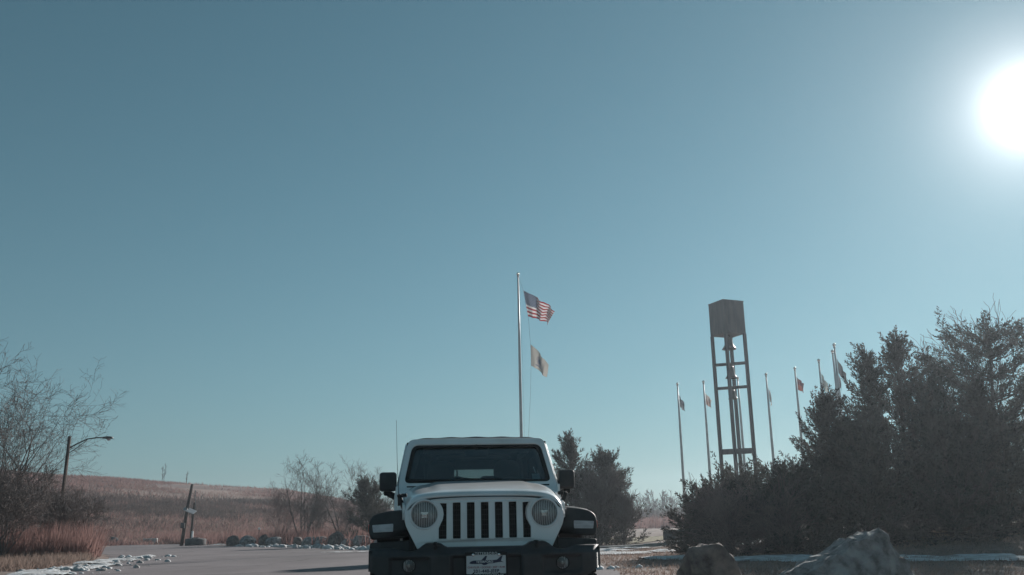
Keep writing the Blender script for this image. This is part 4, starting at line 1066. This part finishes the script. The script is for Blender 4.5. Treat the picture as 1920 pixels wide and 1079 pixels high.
# ------------------------------------------------------------------ vegetation
def grow_bare(seed, height, spread, stems=1, limbs=7, levels=4, r0=0.10, lean=(0, 0), twig_len=0.5, up=0.35, fan=1.0, density=1.0, base_h=0.18):
    """a leafless tree as sticks; returns (trunk sticks, twig sticks)"""
    rs = random.Random(seed)
    T, W = [], []
    def stick(p, d, L, r, lvl):
        n = (6, 5, 4, 3, 3)[min(lvl, 4)]
        pts = [p.copy()]; dd = d.copy(); rr = [r]
        wob = 0.12 + 0.05 * lvl
        for k in range(n):
            dd = (dd + Vector((rs.gauss(0, 1), rs.gauss(0, 1), rs.gauss(0, 0.7))) * wob + Vector((0, 0, 1)) * up * 0.22).normalized()
            p = p + dd * (L / n); pts.append(p.copy()); rr.append(r * (1 - 0.86 * ((k + 1) / n) ** 0.8))
        dst = T if lvl < 2 else W
        for k in range(n): dst.append((pts[k], pts[k + 1], rr[k], rr[k + 1]))
        if lvl >= levels: return
        nc = max(2, int(round((limbs if lvl == 0 else limbs * (0.95 - 0.10 * lvl)) * density)))
        for c in range(nc):
            t = (base_h + (1 - base_h) * (c + rs.random()) / nc) if lvl == 0 else (0.18 + 0.82 * (c + 0.3 + 0.7 * rs.random()) / nc)
            f = t * n; k = min(int(f), n - 1); q = pts[k].lerp(pts[k + 1], f - k)
            ax = (pts[k + 1] - pts[k]).normalized()
            side = ax.cross(Vector((rs.gauss(0, 1), rs.gauss(0, 1), rs.gauss(0, 1)))).normalized()
            ang = rs.uniform(0.40, 0.95) * fan
            nd = (ax * math.cos(ang) + side * math.sin(ang) + Vector((0, 0, 1)) * up * 0.25).normalized()
            ll = L * rs.uniform(0.45, 0.80) * (1.10 - 0.45 * t) if lvl else spread * rs.uniform(0.65, 1.10) * (1.15 - 0.5 * t)
            rn = rr[k] + (rr[k + 1] - rr[k]) * (f - k)
            stick(q, nd, max(ll, twig_len * 0.6), max(rn * 0.66, 0.004), lvl + 1)
    for s in range(stems):
        a = 2 * math.pi * s / max(stems, 1) + rs.random()
        o = Vector((math.cos(a), math.sin(a), 0)) * (r0 * 0.8 if stems > 1 else 0)
        d = Vector((math.cos(a) * (0.34 if stems > 1 else 0.05) + lean[0], math.sin(a) * (0.34 if stems > 1 else 0.05) + lean[1], 1)).normalized()
        stick(o + Vector((0, 0, -0.1)), d, height * rs.uniform(0.72, 0.92), r0 * rs.uniform(0.8, 1.1), 0)
    return T, W

def sticks_me(name, S, n, rmin=0.004):
    P0 = np.array([s[0] for s in S]); P1 = np.array([s[1] for s in S]); R0 = np.maximum(np.array([s[2] for s in S]), rmin); R1 = np.maximum(np.array([s[3] for s in S]), rmin)
    V, F = prisms(P0, P1, R0, R1, n)
    return np_mesh(name, V, F)

BARE = {}
def bare_tree(name, loc, label, cat, seed, group=None, mat_t=None, mat_w=None, key=None, scale=1.0, rz=0.0, rmin=0.004, **kw):
    o = empty(name, loc, label, cat, group, rz); o.scale = (scale, scale, scale)
    if key and key in BARE: tm, wm = BARE[key]
    else:
        T, W = grow_bare(seed, **kw)
        tm = sticks_me('trunk', T, 6, rmin); wm = sticks_me('crown', W, 3, rmin)
        if key: BARE[key] = (tm, wm)
    link('trunk', tm, mat_t or M_bark, o, True); link('crown', wm, mat_w or M_twig, o)
    return o

def grow_cedar(seed, h, r, nb=117, pts_per=18, leaves=19, leaf=(0.07, 0.16), shape=0.75, ragged=0.35, bush=False, base=0.04, leanx=0.0, elt=0.75, elb=0.55, plume_up=0.45, tiers=0):
    """red cedar: a trunk, upswept limbs and short tufted sprays of foliage"""
    rs = np.random.default_rng(seed)
    S = []; ncl = []; ndr = []
    zs = np.linspace(0, h * 0.97, 9); tx = np.cumsum(rs.normal(0, 0.05, 9)) * (h / 8) + leanx * zs; tyy = np.cumsum(rs.normal(0, 0.05, 9)) * (h / 8)
    for k in range(8):
        S.append((Vector((tx[k], tyy[k], zs[k] - 0.1)), Vector((tx[k + 1], tyy[k + 1], zs[k + 1])), 0.035 * h / 2 * (1 - zs[k] / h) + 0.012, 0.035 * h / 2 * (1 - zs[k + 1] / h) + 0.010))
    lob = rs.uniform(0, 6.28, 4); lobh = rs.uniform(0.15, 0.9, 9); loba = rs.uniform(0, 6.28, 9)
    for i in range(nb):
        t = base + (1 - base) * ((i + rs.random()) / nb) ** (1.3 if bush else 0.9)
        if tiers: t = min(0.97, round(t * tiers) / tiers + rs.normal(0, 0.012))
        az = i * 2.399 + rs.normal(0, 0.4)
        prof = (1 - t) ** shape * (1.0 if not bush else 1.15) + 0.05
        if t < 0.10 and not bush: prof *= 0.75 + 2.5 * t
        mod = 1 + ragged * (0.55 * math.sin(az * 2 + lob[0] + t * 5) + 0.45 * math.sin(az * 3 + lob[1] - t * 9) + 0.5 * math.sin(t * 21 + lob[2] + az))
        L = r * prof * mod * rs.uniform(0.72, 1.08)
        L = max(L, 0.18)
        el = rs.uniform(0.08, elb) + elt * t ** 2 - (0.85 if bush else 0.55) * max(0.0, 0.25 - t) / 0.25
        d = np.array([math.cos(az) * math.cos(el), math.sin(az) * math.cos(el), math.sin(el)])
        z0 = t * h * 0.95
        p0 = np.array([np.interp(z0, zs, tx), np.interp(z0, zs, tyy), z0])
        m = 4; prev = p0; dd = d.copy(); path = [p0]
        for k in range(m):
            dd = unit(dd + rs.normal(0, 0.13, 3) + np.array([0, 0, 0.10])); prev = prev + dd * L / m; path.append(prev)
        path = np.array(path)
        rb_ = 0.010 + 0.012 * L
        for k in range(m): S.append((Vector(path[k]), Vector(path[k + 1]), rb_ * (1 - 0.2 * k), rb_ * (0.8 - 0.2 * k)))
        npt = max(3, int(pts_per * (0.35 + 0.65 * L / r)))
        tt = 1 - (np.arange(npt) + rs.random(npt)) / npt * 0.78
        f = np.minimum(tt, 0.999) * m; k = f.astype(int); fr = (f - k)[:, None]
        q = path[k] * (1 - fr) + path[np.minimum(k + 1, m)] * fr
        sd = unit(np.cross(dd, np.array([0, 0, 1.0]))[None] * np.where(np.arange(npt) % 2 == 0, 1, -1)[:, None] + rs.normal(0, 0.35, (npt, 3)))
        dirs = unit(dd[None] * 0.95 + sd * rs.uniform(0.35, 0.95, npt)[:, None] + np.array([0, 0, plume_up]) * rs.uniform(0.5, 1.3, npt)[:, None])
        ncl.append(q); ndr.append(dirs)
    # leader tip
    q = np.stack([np.full(14, tx[-1]), np.full(14, tyy[-1]), np.linspace(h * 0.84, h, 14)], -1) + rs.normal(0, 0.05, (14, 3)); ncl.append(q); ndr.append(unit(rs.normal(0, 0.35, (14, 3)) + np.array([0, 0, 1.0])))
    Q = np.concatenate(ncl); Dr = np.concatenate(ndr)
    n = len(Q)
    # each cluster is a tapering plume of small sprays
    s_len = rs.uniform(0.40, 1.05, n) * (0.65 + 0.15 * r)
    s_rad = s_len * rs.uniform(0.10, 0.19, n)
    li = np.repeat(np.arange(n), leaves)
    a = rs.random(len(li)) ** 0.85
    ref = unit(rs.normal(0, 1, (len(li), 3))); rad = unit(ref - Dr[li] * np.sum(ref * Dr[li], -1, keepdims=True))
    taper = (1 - a) ** 0.6 * 1.25
    P = Q[li] + Dr[li] * (a * s_len[li])[:, None] + rad * (s_rad[li] * taper * np.sqrt(rs.random(len(li))))[:, None]
    D = unit(Dr[li] * 1.0 + rad * rs.uniform(0.2, 1.0, len(li))[:, None] + rs.normal(0, 0.25, (len(li), 3)))
    Ln = rs.uniform(leaf[0], leaf[1], len(li)) * (1.05 - 0.4 * a)
    Wd = rs.uniform(0.028, 0.056, len(li))
    V, F = blades(P, D, Ln, Wd, rs)
    return S, V, F

CED = {}
def cedar(loc, label, seed, h, r, key=None, mat=None, group='cedars', name='cedar_tree', cat='cedar', sx=1.0, sz=1.0, rz=0.0, **kw):
    o = empty(name, loc, label, cat, group, rz); o.scale = (sx, sx, sz)
    if key and key in CED: tm, cm = CED[key]
    else:
        S, V, F = grow_cedar(seed, h, r, **kw)
        tm = sticks_me('trunk', S, 5, 0.006); cm = np_mesh('crown', V, F)
        if key: CED[key] = (tm, cm)
    link('trunk', tm, M_bark, o, True); link('crown', cm, mat or M_cedar, o)
    return o
def G(x, y): return (x, y, float(gz(x, y)) - 0.03)

# the dark cedar group on the right
GR = 'dark cedars on the right'
cedar(G(16.5, 32.0), 'tallest dark cedar at the right edge of the photo', 101, 7.0, 2.7, nb=95, pts_per=10, leaves=58, shape=0.38, ragged=0.75, elt=0.15, elb=0.26, plume_up=0.16, tiers=9, group=GR)
cedar(G(19.6, 33.0), 'broad dark cedar cut off by the right edge of the photo', 102, 7.2, 2.8, nb=85, pts_per=9, leaves=50, shape=0.5, mat=M_cedar3, group=GR)
cedar(G(14.1, 31.2), 'dark cedar filling the space left of the tallest one', 103, 4.9, 2.2, nb=75, pts_per=9, leaves=50, shape=0.55, ragged=0.7, mat=M_cedar3, group=GR)
cedar(G(12.9, 31.0), 'dark cedar with upright spire left of the tallest group', 104, 6.4, 1.5, nb=72, pts_per=9, leaves=52, shape=0.6, ragged=0.8, mat=M_cedar2, group=GR)
cedar(G(11.85, 31.4), 'dark ragged cedar in front of the close pair of flagpoles', 105, 5.95, 1.25, nb=66, pts_per=9, leaves=52, shape=0.5, ragged=0.85, group=GR)
cedar(G(9.85, 29.6), 'lower pointed cedar between the ragged cedar and the low bushes', 106, 4.35, 1.35, nb=75, pts_per=9, leaves=50, shape=0.62, ragged=0.4, mat=M_cedar2, group=GR)
cedar(G(10.6, 28.8), 'low dense cedar bush right behind the peaked boulder', 107, 3.2, 1.7, nb=85, pts_per=8, leaves=48, shape=0.4, bush=True, group=GR)
cedar(G(13.2, 28.9), 'wide low cedar bush under the tall cedars right of the peaked boulder', 108, 3.3, 1.9, nb=85, pts_per=8, leaves=48, shape=0.4, bush=True, mat=M_cedar3, group=GR)
cedar(G(6.75, 28.3), 'low spreading cedar bush in front of the bell tower', 109, 1.75, 1.75, nb=85, pts_per=8, leaves=48, shape=0.5, bush=True, ragged=0.4, group=GR)
cedar(G(5.55, 28.7), 'small cedar bush nearest the leftmost thin flagpole', 110, 1.4, 1.0, nb=55, pts_per=7, leaves=44, shape=0.5, bush=True, ragged=0.4, mat=M_cedar2, group=GR)
cedar(G(8.2, 28.2), 'low cedar bush between the bell tower bush and the pointed cedar', 111, 1.85, 1.5, nb=80, pts_per=8, leaves=48, shape=0.45, bush=True, ragged=0.4, group=GR)
cedar(G(15.2, 30.4), 'slim pointed cedar in front of the tallest one', 115, 4.6, 1.1, nb=60, pts_per=8, leaves=48, shape=0.75, ragged=0.6, mat=M_cedar2, group=GR)
cedar(G(12.4, 35.6), 'cedar bush behind the ragged cedars, seen through the gaps between trunks', 112, 2.4, 2.1, nb=85, pts_per=8, leaves=44, shape=0.4, bush=True, group=GR)
cedar(G(16.2, 36.5), 'cedar bush behind the tallest cedar, seen low between trunks', 113, 2.4, 2.2, nb=85, pts_per=8, leaves=44, shape=0.4, bush=True, group=GR)
cedar(G(20.0, 37.0), 'cedar bush in the back at the right edge of the photo', 114, 2.4, 2.2, nb=85, pts_per=8, leaves=44, shape=0.4, bush=True, group=GR)
# cedars behind the vehicle
cedar((2.75, 48.0, 0), 'spiky cedar right behind the vehicle mirror', 120, 5.0, 1.9, nb=85, pts_per=8, leaves=46, leaf=(0.12, 0.26), shape=0.85, bush=True, ragged=0.4, mat=M_cedar2, group='cedars behind the vehicle')
cedar((4.45, 47.9, 0), 'bushy cedar right of the spiky cedar behind the vehicle', 121, 4.2, 2.0, nb=95, pts_per=8, leaves=46, leaf=(0.12, 0.26), shape=0.70, bush=True, ragged=0.4, mat=M_cedar2, group='cedars behind the vehicle')
cedar((-8.9, 59.2, 0), 'small dark evergreen left of the vehicle under the bare trees', 122, 3.5, 1.75, nb=50, pts_per=7, leaves=42, leaf=(0.16, 0.36), shape=0.5, ragged=0.7, leanx=-0.12, group='cedars behind the vehicle')

# bare shrubs and trees
bare_tree('bare_shrub', (3.9, 46.3, 0), 'dense grey-brown bare shrub in front of the cedars behind the vehicle', 'shrub', 201, height=3.4, spread=1.35, stems=9, limbs=6, levels=4, r0=0.035, up=0.5, fan=0.75, density=0.9, rmin=0.007)
bare_tree('bare_shrub', (5.1, 46.0, 0), 'lower bare shrub at the right foot of the cedars behind the vehicle', 'shrub', 202, height=2.0, spread=0.9, stems=7, limbs=5, levels=4, r0=0.03, up=0.5, fan=0.75, rmin=0.007)
bare_tree('bare_shrub', G(6.1, 26.9), 'reddish arching bare shrub in front of the low cedar bushes', 'shrub', 203, mat_t=M_twig_red, mat_w=M_twig_red, height=1.9, spread=1.2, stems=10, limbs=6, levels=3, r0=0.02, lean=(-0.35, 0), up=-0.05, fan=0.7, rmin=0.005)
bare_tree('bare_shrub', G(7.6, 26.7), 'reddish bare shrub right of the arching one under the cedars', 'shrub', 204, mat_t=M_twig_red, mat_w=M_twig_red, height=1.7, spread=1.1, stems=9, limbs=6, levels=3, r0=0.02, lean=(-0.45, 0), up=-0.05, fan=0.7, rmin=0.005)
bare_tree('bare_tree', G(17.0, 34.2), 'thin bare tree whose twigs poke out above the tallest cedar', 'tree', 205, height=7.7, spread=2.8, stems=5, limbs=7, levels=3, r0=0.09, up=0.5, fan=0.8, rmin=0.007)
bare_tree('bare_tree', (-26.1, 47.2, 0), 'wide bare tree behind the street lamp at left', 'tree', 210, height=7.8, spread=4.6, stems=6, limbs=7, levels=4, r0=0.11, lean=(0.10, 0), up=0.18, fan=1.05, density=0.92, rmin=0.006)
bare_tree('bare_tree', (-22.9, 38.0, 0), 'tall bare tree cut off by the left edge, twigs reaching in high up', 'tree', 211, height=11.0, spread=4.3, stems=1, limbs=9, levels=4, r0=0.16, lean=(0.0, 0), up=0.25, fan=1.05, density=0.8, rmin=0.006)
bare_tree('bare_shrub', (-21.2, 39.4, 0), 'dense dark bare thicket under the wide bare tree at left', 'shrub', 212, mat_t=M_twig, height=3.5, spread=1.9, stems=12, limbs=6, levels=4, r0=0.04, up=0.2, fan=1.0, density=0.82, rmin=0.007)
bare_tree('bare_shrub', (-23.8, 42.5, 0), 'bare thicket behind the wide bare tree at the left edge', 'shrub', 213, mat_t=M_twig, height=3.8, spread=1.9, stems=11, limbs=6, levels=4, r0=0.04, up=0.2, fan=1.0, density=0.82, rmin=0.007)
bare_tree('bare_shrub', (-20.6, 43.6, 0), 'low bare thicket at the foot of the street lamp', 'shrub', 214, mat_t=M_twig, height=2.6, spread=1.6, stems=9, limbs=6, levels=4, r0=0.035, up=0.2, fan=1.0, density=0.82, rmin=0.007)
bare_tree('bare_tree', (-16.3, 73.0, 0), 'left multi-stemmed bare tree of the thicket behind the boulders', 'tree', 220, height=5.9, spread=2.5, stems=5, limbs=6, levels=4, r0=0.085, up=0.32, fan=0.9, density=0.85, rmin=0.0055)
bare_tree('bare_tree', (-13.6, 74.0, 0), 'tall forked bare tree in the middle of the thicket behind the boulders', 'tree', 221, height=6.6, spread=2.6, stems=4, limbs=6, levels=4, r0=0.09, up=0.35, fan=0.9, density=0.85, rmin=0.0055)
bare_tree('bare_tree', (-10.4, 79.3, 0), 'bare tree right behind the vehicle antenna', 'tree', 222, height=6.9, spread=2.3, stems=3, limbs=6, levels=4, r0=0.08, up=0.35, fan=0.9, density=0.85, rmin=0.0055)
for i, (x, y, h, lab) in enumerate([(-18.3, 74.5, 4.2, 'dense brown bare shrub at the left side of the thicket'), (-15.0, 71.5, 3.6, 'dense bare shrub under the left thicket tree'), (-12.2, 71.0, 3.4, 'grey bare shrub behind the tall rounded boulder'), (-9.9, 68.0, 3.0, 'bare shrub behind the dark domed boulder')]):
    bare_tree('bare_shrub', (x, y, 0), lab, 'shrub', 230 + i, 'shrubs behind the boulder row', mat_t=M_twig_red if i % 2 == 0 else M_twig, mat_w=M_twig_red if i % 2 == 0 else M_twig, height=h, spread=h * 0.46, stems=10, limbs=6, levels=4, r0=0.035, up=0.3, fan=0.95, density=0.75, rmin=0.0065)
far = [(19.6, 148.0, 1.05, 'far bare tree just right of the cedars, leftmost on the horizon'), (21.4, 150.5, 0.85, 'far bare tree, second on the horizon right of the vehicle'), (23.3, 147.0, 1.0, 'far bare tree with forked top on the horizon beside the plinth'), (25.2, 149.0, 0.9, 'far bare tree nearest the bush at the leftmost thin pole')]
for i, (x, y, sc_f, lab) in enumerate(far):
    bare_tree('bare_tree', (x, y, float(gz(x, y))), lab, 'tree', 250, 'bare trees on the far horizon', key='far%d' % (i % 2), scale=sc_f, rz=i * 1.9, height=5.2, spread=2.2, stems=2 + i % 2, limbs=6, levels=3, r0=0.10, up=0.45, fan=0.8, rmin=0.022)
for i, (x, y, s_, lab) in enumerate([(-77.2, 206.5, 1.0, 'lone bare sapling on the hill ridge above the leaning pole, left one'), (-72.6, 208.0, 0.7, 'smaller bare sapling on the hill ridge right of the lone one')]):
    bare_tree('sapling', (x, y, float(hill_z(np.array(x), np.array(y))) - 0.1), lab, 'sapling', 260, 'saplings on the ridge', key='sap', scale=s_, rz=i, height=4.2, spread=1.2, stems=2, limbs=5, levels=2, r0=0.06, up=0.6, fan=0.6, rmin=0.025)

# ---- grasses (nobody could count them)
def grass_obj(name, label, n, sampler, hgt, wid, mat, seed, zfn, lean=0.35, cat='grass', wind=(0.15, -0.05)):
    rs = np.random.default_rng(seed)
    x, y = sampler(rs, n)
    P = np.stack([x, y, zfn(x, y)], -1)
    m = len(x)
    D = unit(np.stack([rs.normal(wind[0], lean, m), rs.normal(wind[1], lean, m), np.ones(m)], -1))
    sc_g = 0.6 + 0.8 * fbm2(x * 0.35, y * 0.35, seed)
    L = rs.uniform(hgt[0], hgt[1], m) * sc_g; Wd = rs.uniform(wid[0], wid[1], m)
    V, F = blades(P, D, L, Wd, rs)
    return link(name, np_mesh(name, V, F), mat, label=label, cat=cat, kind='stuff')

def poly_sampler(poly, clump=0.0, cs=1.0, thr=0.45, excl=None):
    poly = np.array(poly, float)
    lo, hi = poly.min(0), poly.max(0)
    def inside(x, y):
        c = np.zeros(len(x), bool); j = len(poly) - 1
        for i in range(len(poly)):
            xi, yi = poly[i]; xj, yj = poly[j]
            c ^= ((yi > y) != (yj > y)) & (x < (xj - xi) * (y - yi) / (yj - yi + 1e-12) + xi); j = i
        return c
    def f(rs, n):
        x = rs.uniform(lo[0], hi[0], n * 4); y = rs.uniform(lo[1], hi[1], n * 4)
        k = inside(x, y)
        if clump: k &= fbm2(x * cs, y * cs, 3) > thr * (0.7 + 0.6 * rs.random(len(x)))
        return x[k][:n], y[k][:n]
    return f

# reeds on the left bank
grass_obj('reeds', 'reddish dry reeds along the left edge of the lot', 26000, poly_sampler([(-24.5, 38), (-17.8, 40.5), (-19.0, 44), (-23.2, 50.5), (-28.5, 61), (-36, 62), (-34, 45)], 1, 0.3, 0.40), (0.7, 1.7), (0.03, 0.06), M_reed, 31, gz, 0.22, 'reeds')
grass_obj('dry_grass', 'pale straw grass verge in front of the reddish reeds', 24000, poly_sampler([(-30, 30), (-13.6, 27), (-16.2, 37), (-18.5, 41.5), (-23.5, 50.6), (-26.5, 52), (-30, 40)], 1, 0.6, 0.36), (0.12, 0.42), (0.02, 0.04), M_straw, 32, gz, 0.5)
# short dry grass right of the lot
grass_obj('dry_grass', 'short dry grass right of the lot around the boulders', 60000, poly_sampler([(2.0, 14), (2.1, 25), (1.8, 31.5), (3.6, 38), (10, 40), (26, 45), (26, 16), (10, 12)], 1, 0.7, 0.30), (0.04, 0.15), (0.014, 0.028), M_straw, 33, gz, 0.7)
grass_obj('dry_grass', 'tall reddish grass behind the boulder row', 22000, poly_sampler([(-40, 94), (-36, 93.5), (-23, 76.5), (-14.5, 62.5), (-8.5, 52), (-5, 49), (-2, 70), (-10, 84), (-30, 104), (-52, 108)], 1, 0.25, 0.36), (0.5, 1.3), (0.05, 0.10), M_reed, 34, gz, 0.3)
grass_obj('dry_grass', 'far reddish grass in front of the horizon trees', 9000, poly_sampler([(8, 108), (34, 108), (44, 145), (6, 145)], 1, 0.12, 0.36), (0.7, 1.7), (0.10, 0.2), M_reed, 35, gz, 0.3)
def polar(az0, az1, d0, d1, thr=0.4, cs=0.05, seed=7, st=(1, 1)):
    def f(rs, n):
        a = rs.uniform(az0, az1, n * 3); d = rs.uniform(d0, d1, n * 3)
        x, y = d * np.sin(a), d * np.cos(a)
        k = fbm2(x * cs * st[0], y * cs * st[1], seed) > thr * (0.75 + 0.5 * rs.random(len(x)))
        return x[k][:n], y[k][:n]
    return f
grass_obj('hill_grass', 'dry reddish grass covering the long hill', 90000, polar(-0.62, -0.05, 92, 226, 0.38), (0.2, 0.75), (0.07, 0.16), M_reed, 36, hill_z, 0.5)
grass_obj('hill_grass', 'pale straw grass patches on the long hill', 50000, polar(-0.62, -0.05, 92, 220, 0.52, 0.045, 19, (0.5, 1.4)), (0.2, 0.6), (0.07, 0.15), M_straw, 37, hill_z, 0.5)
def band(rs, n):
    a = rs.uniform(-0.62, -0.08, n * 3); d = 150 + 11 * rs.normal(0, 1, n * 3) + 30 * (vnoise2(a * 9, a * 0 + 2, 4) - 0.5)
    x, y = d * np.sin(a), d * np.cos(a)
    k = fbm2(x * 0.04, y * 0.09, 23) > 0.43 + 0.12 * rs.random(len(x))
    return x[k][:n], y[k][:n]
grass_obj('hill_brush', 'dark low brush in a band across the hill', 38000, band, (0.35, 0.95), (0.08, 0.18), M_brush, 38, hill_z, 0.5, 'brush')
def bandf(rs, n):
    x = rs.uniform(-4, 130, n); y = rs.normal(165, 5, n) + 6 * np.sin(x * 0.05)
    return x, y
grass_obj('distant_thicket', 'grey bare thicket along the far horizon', 46000, bandf, (1.2, 3.6), (0.10, 0.22), M_brush, 39, gz, 0.35, 'thicket')

# ---- snow: crusts on the ground and ploughed lumps
def snow_crust(name, label, x0, x1, y0, y1, step, seed, thr, scale, thick, mask=None, stretch=(1, 1)):
    xs_ = np.arange(x0, x1, step); ys_ = np.arange(y0, y1, step)
    X, Y = np.meshgrid(xs_, ys_, indexing='ij')
    h = fbm2(X * scale * stretch[0], Y * scale * stretch[1], seed, 5)
    if mask is not None: h = h * 1.0 - (1 - mask(X, Y)) * 0.6
    h = h - thr
    Z = gz(X, Y) + 0.012 + np.clip(h, -0.02, 0.25) * thick + 0.02 * fbm2(X * 5, Y * 5, seed + 3)
    idx = np.arange(X.size).reshape(X.shape)
    keep = (h[:-1, :-1] > 0) & (h[1:, :-1] > 0) & (h[1:, 1:] > 0) & (h[:-1, 1:] > 0)
    F = np.stack([idx[:-1, :-1], idx[1:, :-1], idx[1:, 1:], idx[:-1, 1:]], -1)[keep]
    me = np_mesh(name, np.stack([X, Y, Z], -1).reshape(-1, 3), F)
    bm = bmesh.new(); bm.from_mesh(me); bmesh.ops.delete(bm, geom=[v for v in bm.verts if not v.link_faces], context='VERTS'); bm.to_mesh(me); bm.free()
    return link(name, me, M_snow, smooth=True, label=label, cat='snow', kind='stuff')
def near_line(pts, w):
    P = np.array(pts, float)
    def f(X, Y):
        best = np.full(X.shape, 1e9)
        for a, b in zip(P[:-1], P[1:]):
            d = b - a; t = np.clip(((X - a[0]) * d[0] + (Y - a[1]) * d[1]) / (d @ d), 0, 1)
            best = np.minimum(best, np.hypot(X - a[0] - t * d[0], Y - a[1] - t * d[1]))
        return 1 - sstep(w * 0.35, w, best)
    return f
snow_crust('snow', 'crusted snow strip on the grass right of the vehicle', 1.6, 9.5, 27, 40, 0.09, 61, 0.34, 0.55, 0.35, near_line([(2.2, 33.5), (4.6, 34.2), (7.5, 36.0)], 5.0), (0.7, 1.3))
snow_crust('snow', 'blue shaded snow strip below the cedars', 3.5, 12, 21, 28.5, 0.08, 62, 0.385, 0.7, 0.3, near_line([(4.2, 27.6), (6.2, 25.0), (8.0, 23.6), (11.5, 22.8)], 2.6), (0.7, 1.2))
snow_crust('snow', 'thin snow on the lot edge left of the vehicle', -9, -2, 36, 46, 0.09, 63, 0.50, 0.7, 0.12, near_line([(-7.5, 42.8), (-2.5, 37.5)], 2.2), (0.6, 1.4))
snow_crust('snow', 'thin snow crust along the left edge of the lot', -19, -10, 23, 46, 0.08, 64, 0.44, 0.9, 0.3, near_line([(-11.9, 24), (-13.2, 29), (-15.2, 37), (-17, 43)], 1.5), (0.8, 0.8))
snow_crust('snow', 'thin snow along the boulder row', -37, -5, 44, 94, 0.16, 65, 0.44, 0.35, 0.25, near_line([(-6.2, 47), (-9.5, 54), (-13.4, 59.6), (-20.5, 70.8), (-33, 91)], 1.2))
snow_crust('snow', 'thin snow by the plinth and the kerb', 3.5, 11, 38.5, 46, 0.1, 66, 0.46, 0.6, 0.2, near_line([(4.5, 39), (7.5, 43.5), (9.5, 45.2)], 1.6))
def lumps(name, label, line, n, spread, rad, seed):
    rs = random.Random(seed); nprng = np.random.default_rng(seed)
    bm = bmesh.new(); bmesh.ops.create_icosphere(bm, subdivisions=1, radius=1.0)
    bv = np.array([v.co for v in bm.verts]); bf = np.array([[v.index for v in f.verts] for f in bm.faces]); bm.free()
    VV, FF = [], []
    L = [Vector(p) for p in line]
    for i in range(n):
        k = rs.randrange(len(L) - 1); p = L[k].lerp(L[k + 1], rs.random())
        r = rad[0] + (rad[1] - rad[0]) * rs.random() ** 3.2
        x = p.x + rs.gauss(0, spread); y = p.y + rs.gauss(0, spread)
        o3 = nprng.uniform(-20, 20, 3)
        sc3 = np.array([rs.uniform(0.8, 1.4), rs.uniform(0.8, 1.3), rs.uniform(0.45, 0.8)]) * r
        nn = np.array([mnoise.noise(Vector(v * 1.4 + o3)) for v in bv])
        VV.append(bv * (1 + 0.45 * nn)[:, None] * sc3 + np.array([x, y, float(gz(x, y)) + sc3[2] * 0.25])); FF.append(bf + i * len(bv))
    return link(name, np_mesh(name, np.concatenate(VV), np.concatenate(FF)), M_snow, label=label, cat='snow', kind='stuff')
lumps('snow_lumps', 'broken snow lumps ploughed along the left lot edge', [(-11.6, 24.2), (-12.6, 28.5), (-14.6, 36), (-16.4, 42)], 260, 0.70, (0.02, 0.15), 5)
lumps('snow_lumps', 'bank of broken snow lumps in front of the boulder row', [(-19.5, 67.5), (-13.0, 57.6), (-9.2, 50.5), (-6.4, 45.6)], 300, 0.50, (0.04, 0.28), 6)
lumps('snow_lumps', 'few snow lumps on the grass beside the vehicle', [(1.9, 21.2), (2.5, 21.6), (3.0, 22.2)], 9, 0.15, (0.05, 0.14), 8)

# ------------------------------------------------------------------ haze volume added to lift dark tones, standing in for lens glare
hb = bmesh.new(); box(hb, (0, 105, 7.4), (2 * 265, 2 * 210, 16.8))
hm2 = bpy.data.materials.new('added_veil_haze'); hm2.use_nodes = True
hn, hl_ = hm2.node_tree.nodes, hm2.node_tree.links
hn.clear(); ho = hn.new('ShaderNodeOutputMaterial'); hv = hn.new('ShaderNodeVolumePrincipled')
hv.inputs['Color'].default_value = (0.80, 0.91, 1.0, 1); hv.inputs['Density'].default_value = 0.00065; hv.inputs['Anisotropy'].default_value = 0.6
hl_.new(hv.outputs[0], ho.inputs['Volume'])
link('haze', bm_mesh('haze', hb), hm2, label='thin pale haze volume added over the whole place to lift its dark tones', cat='haze', kind='stuff')
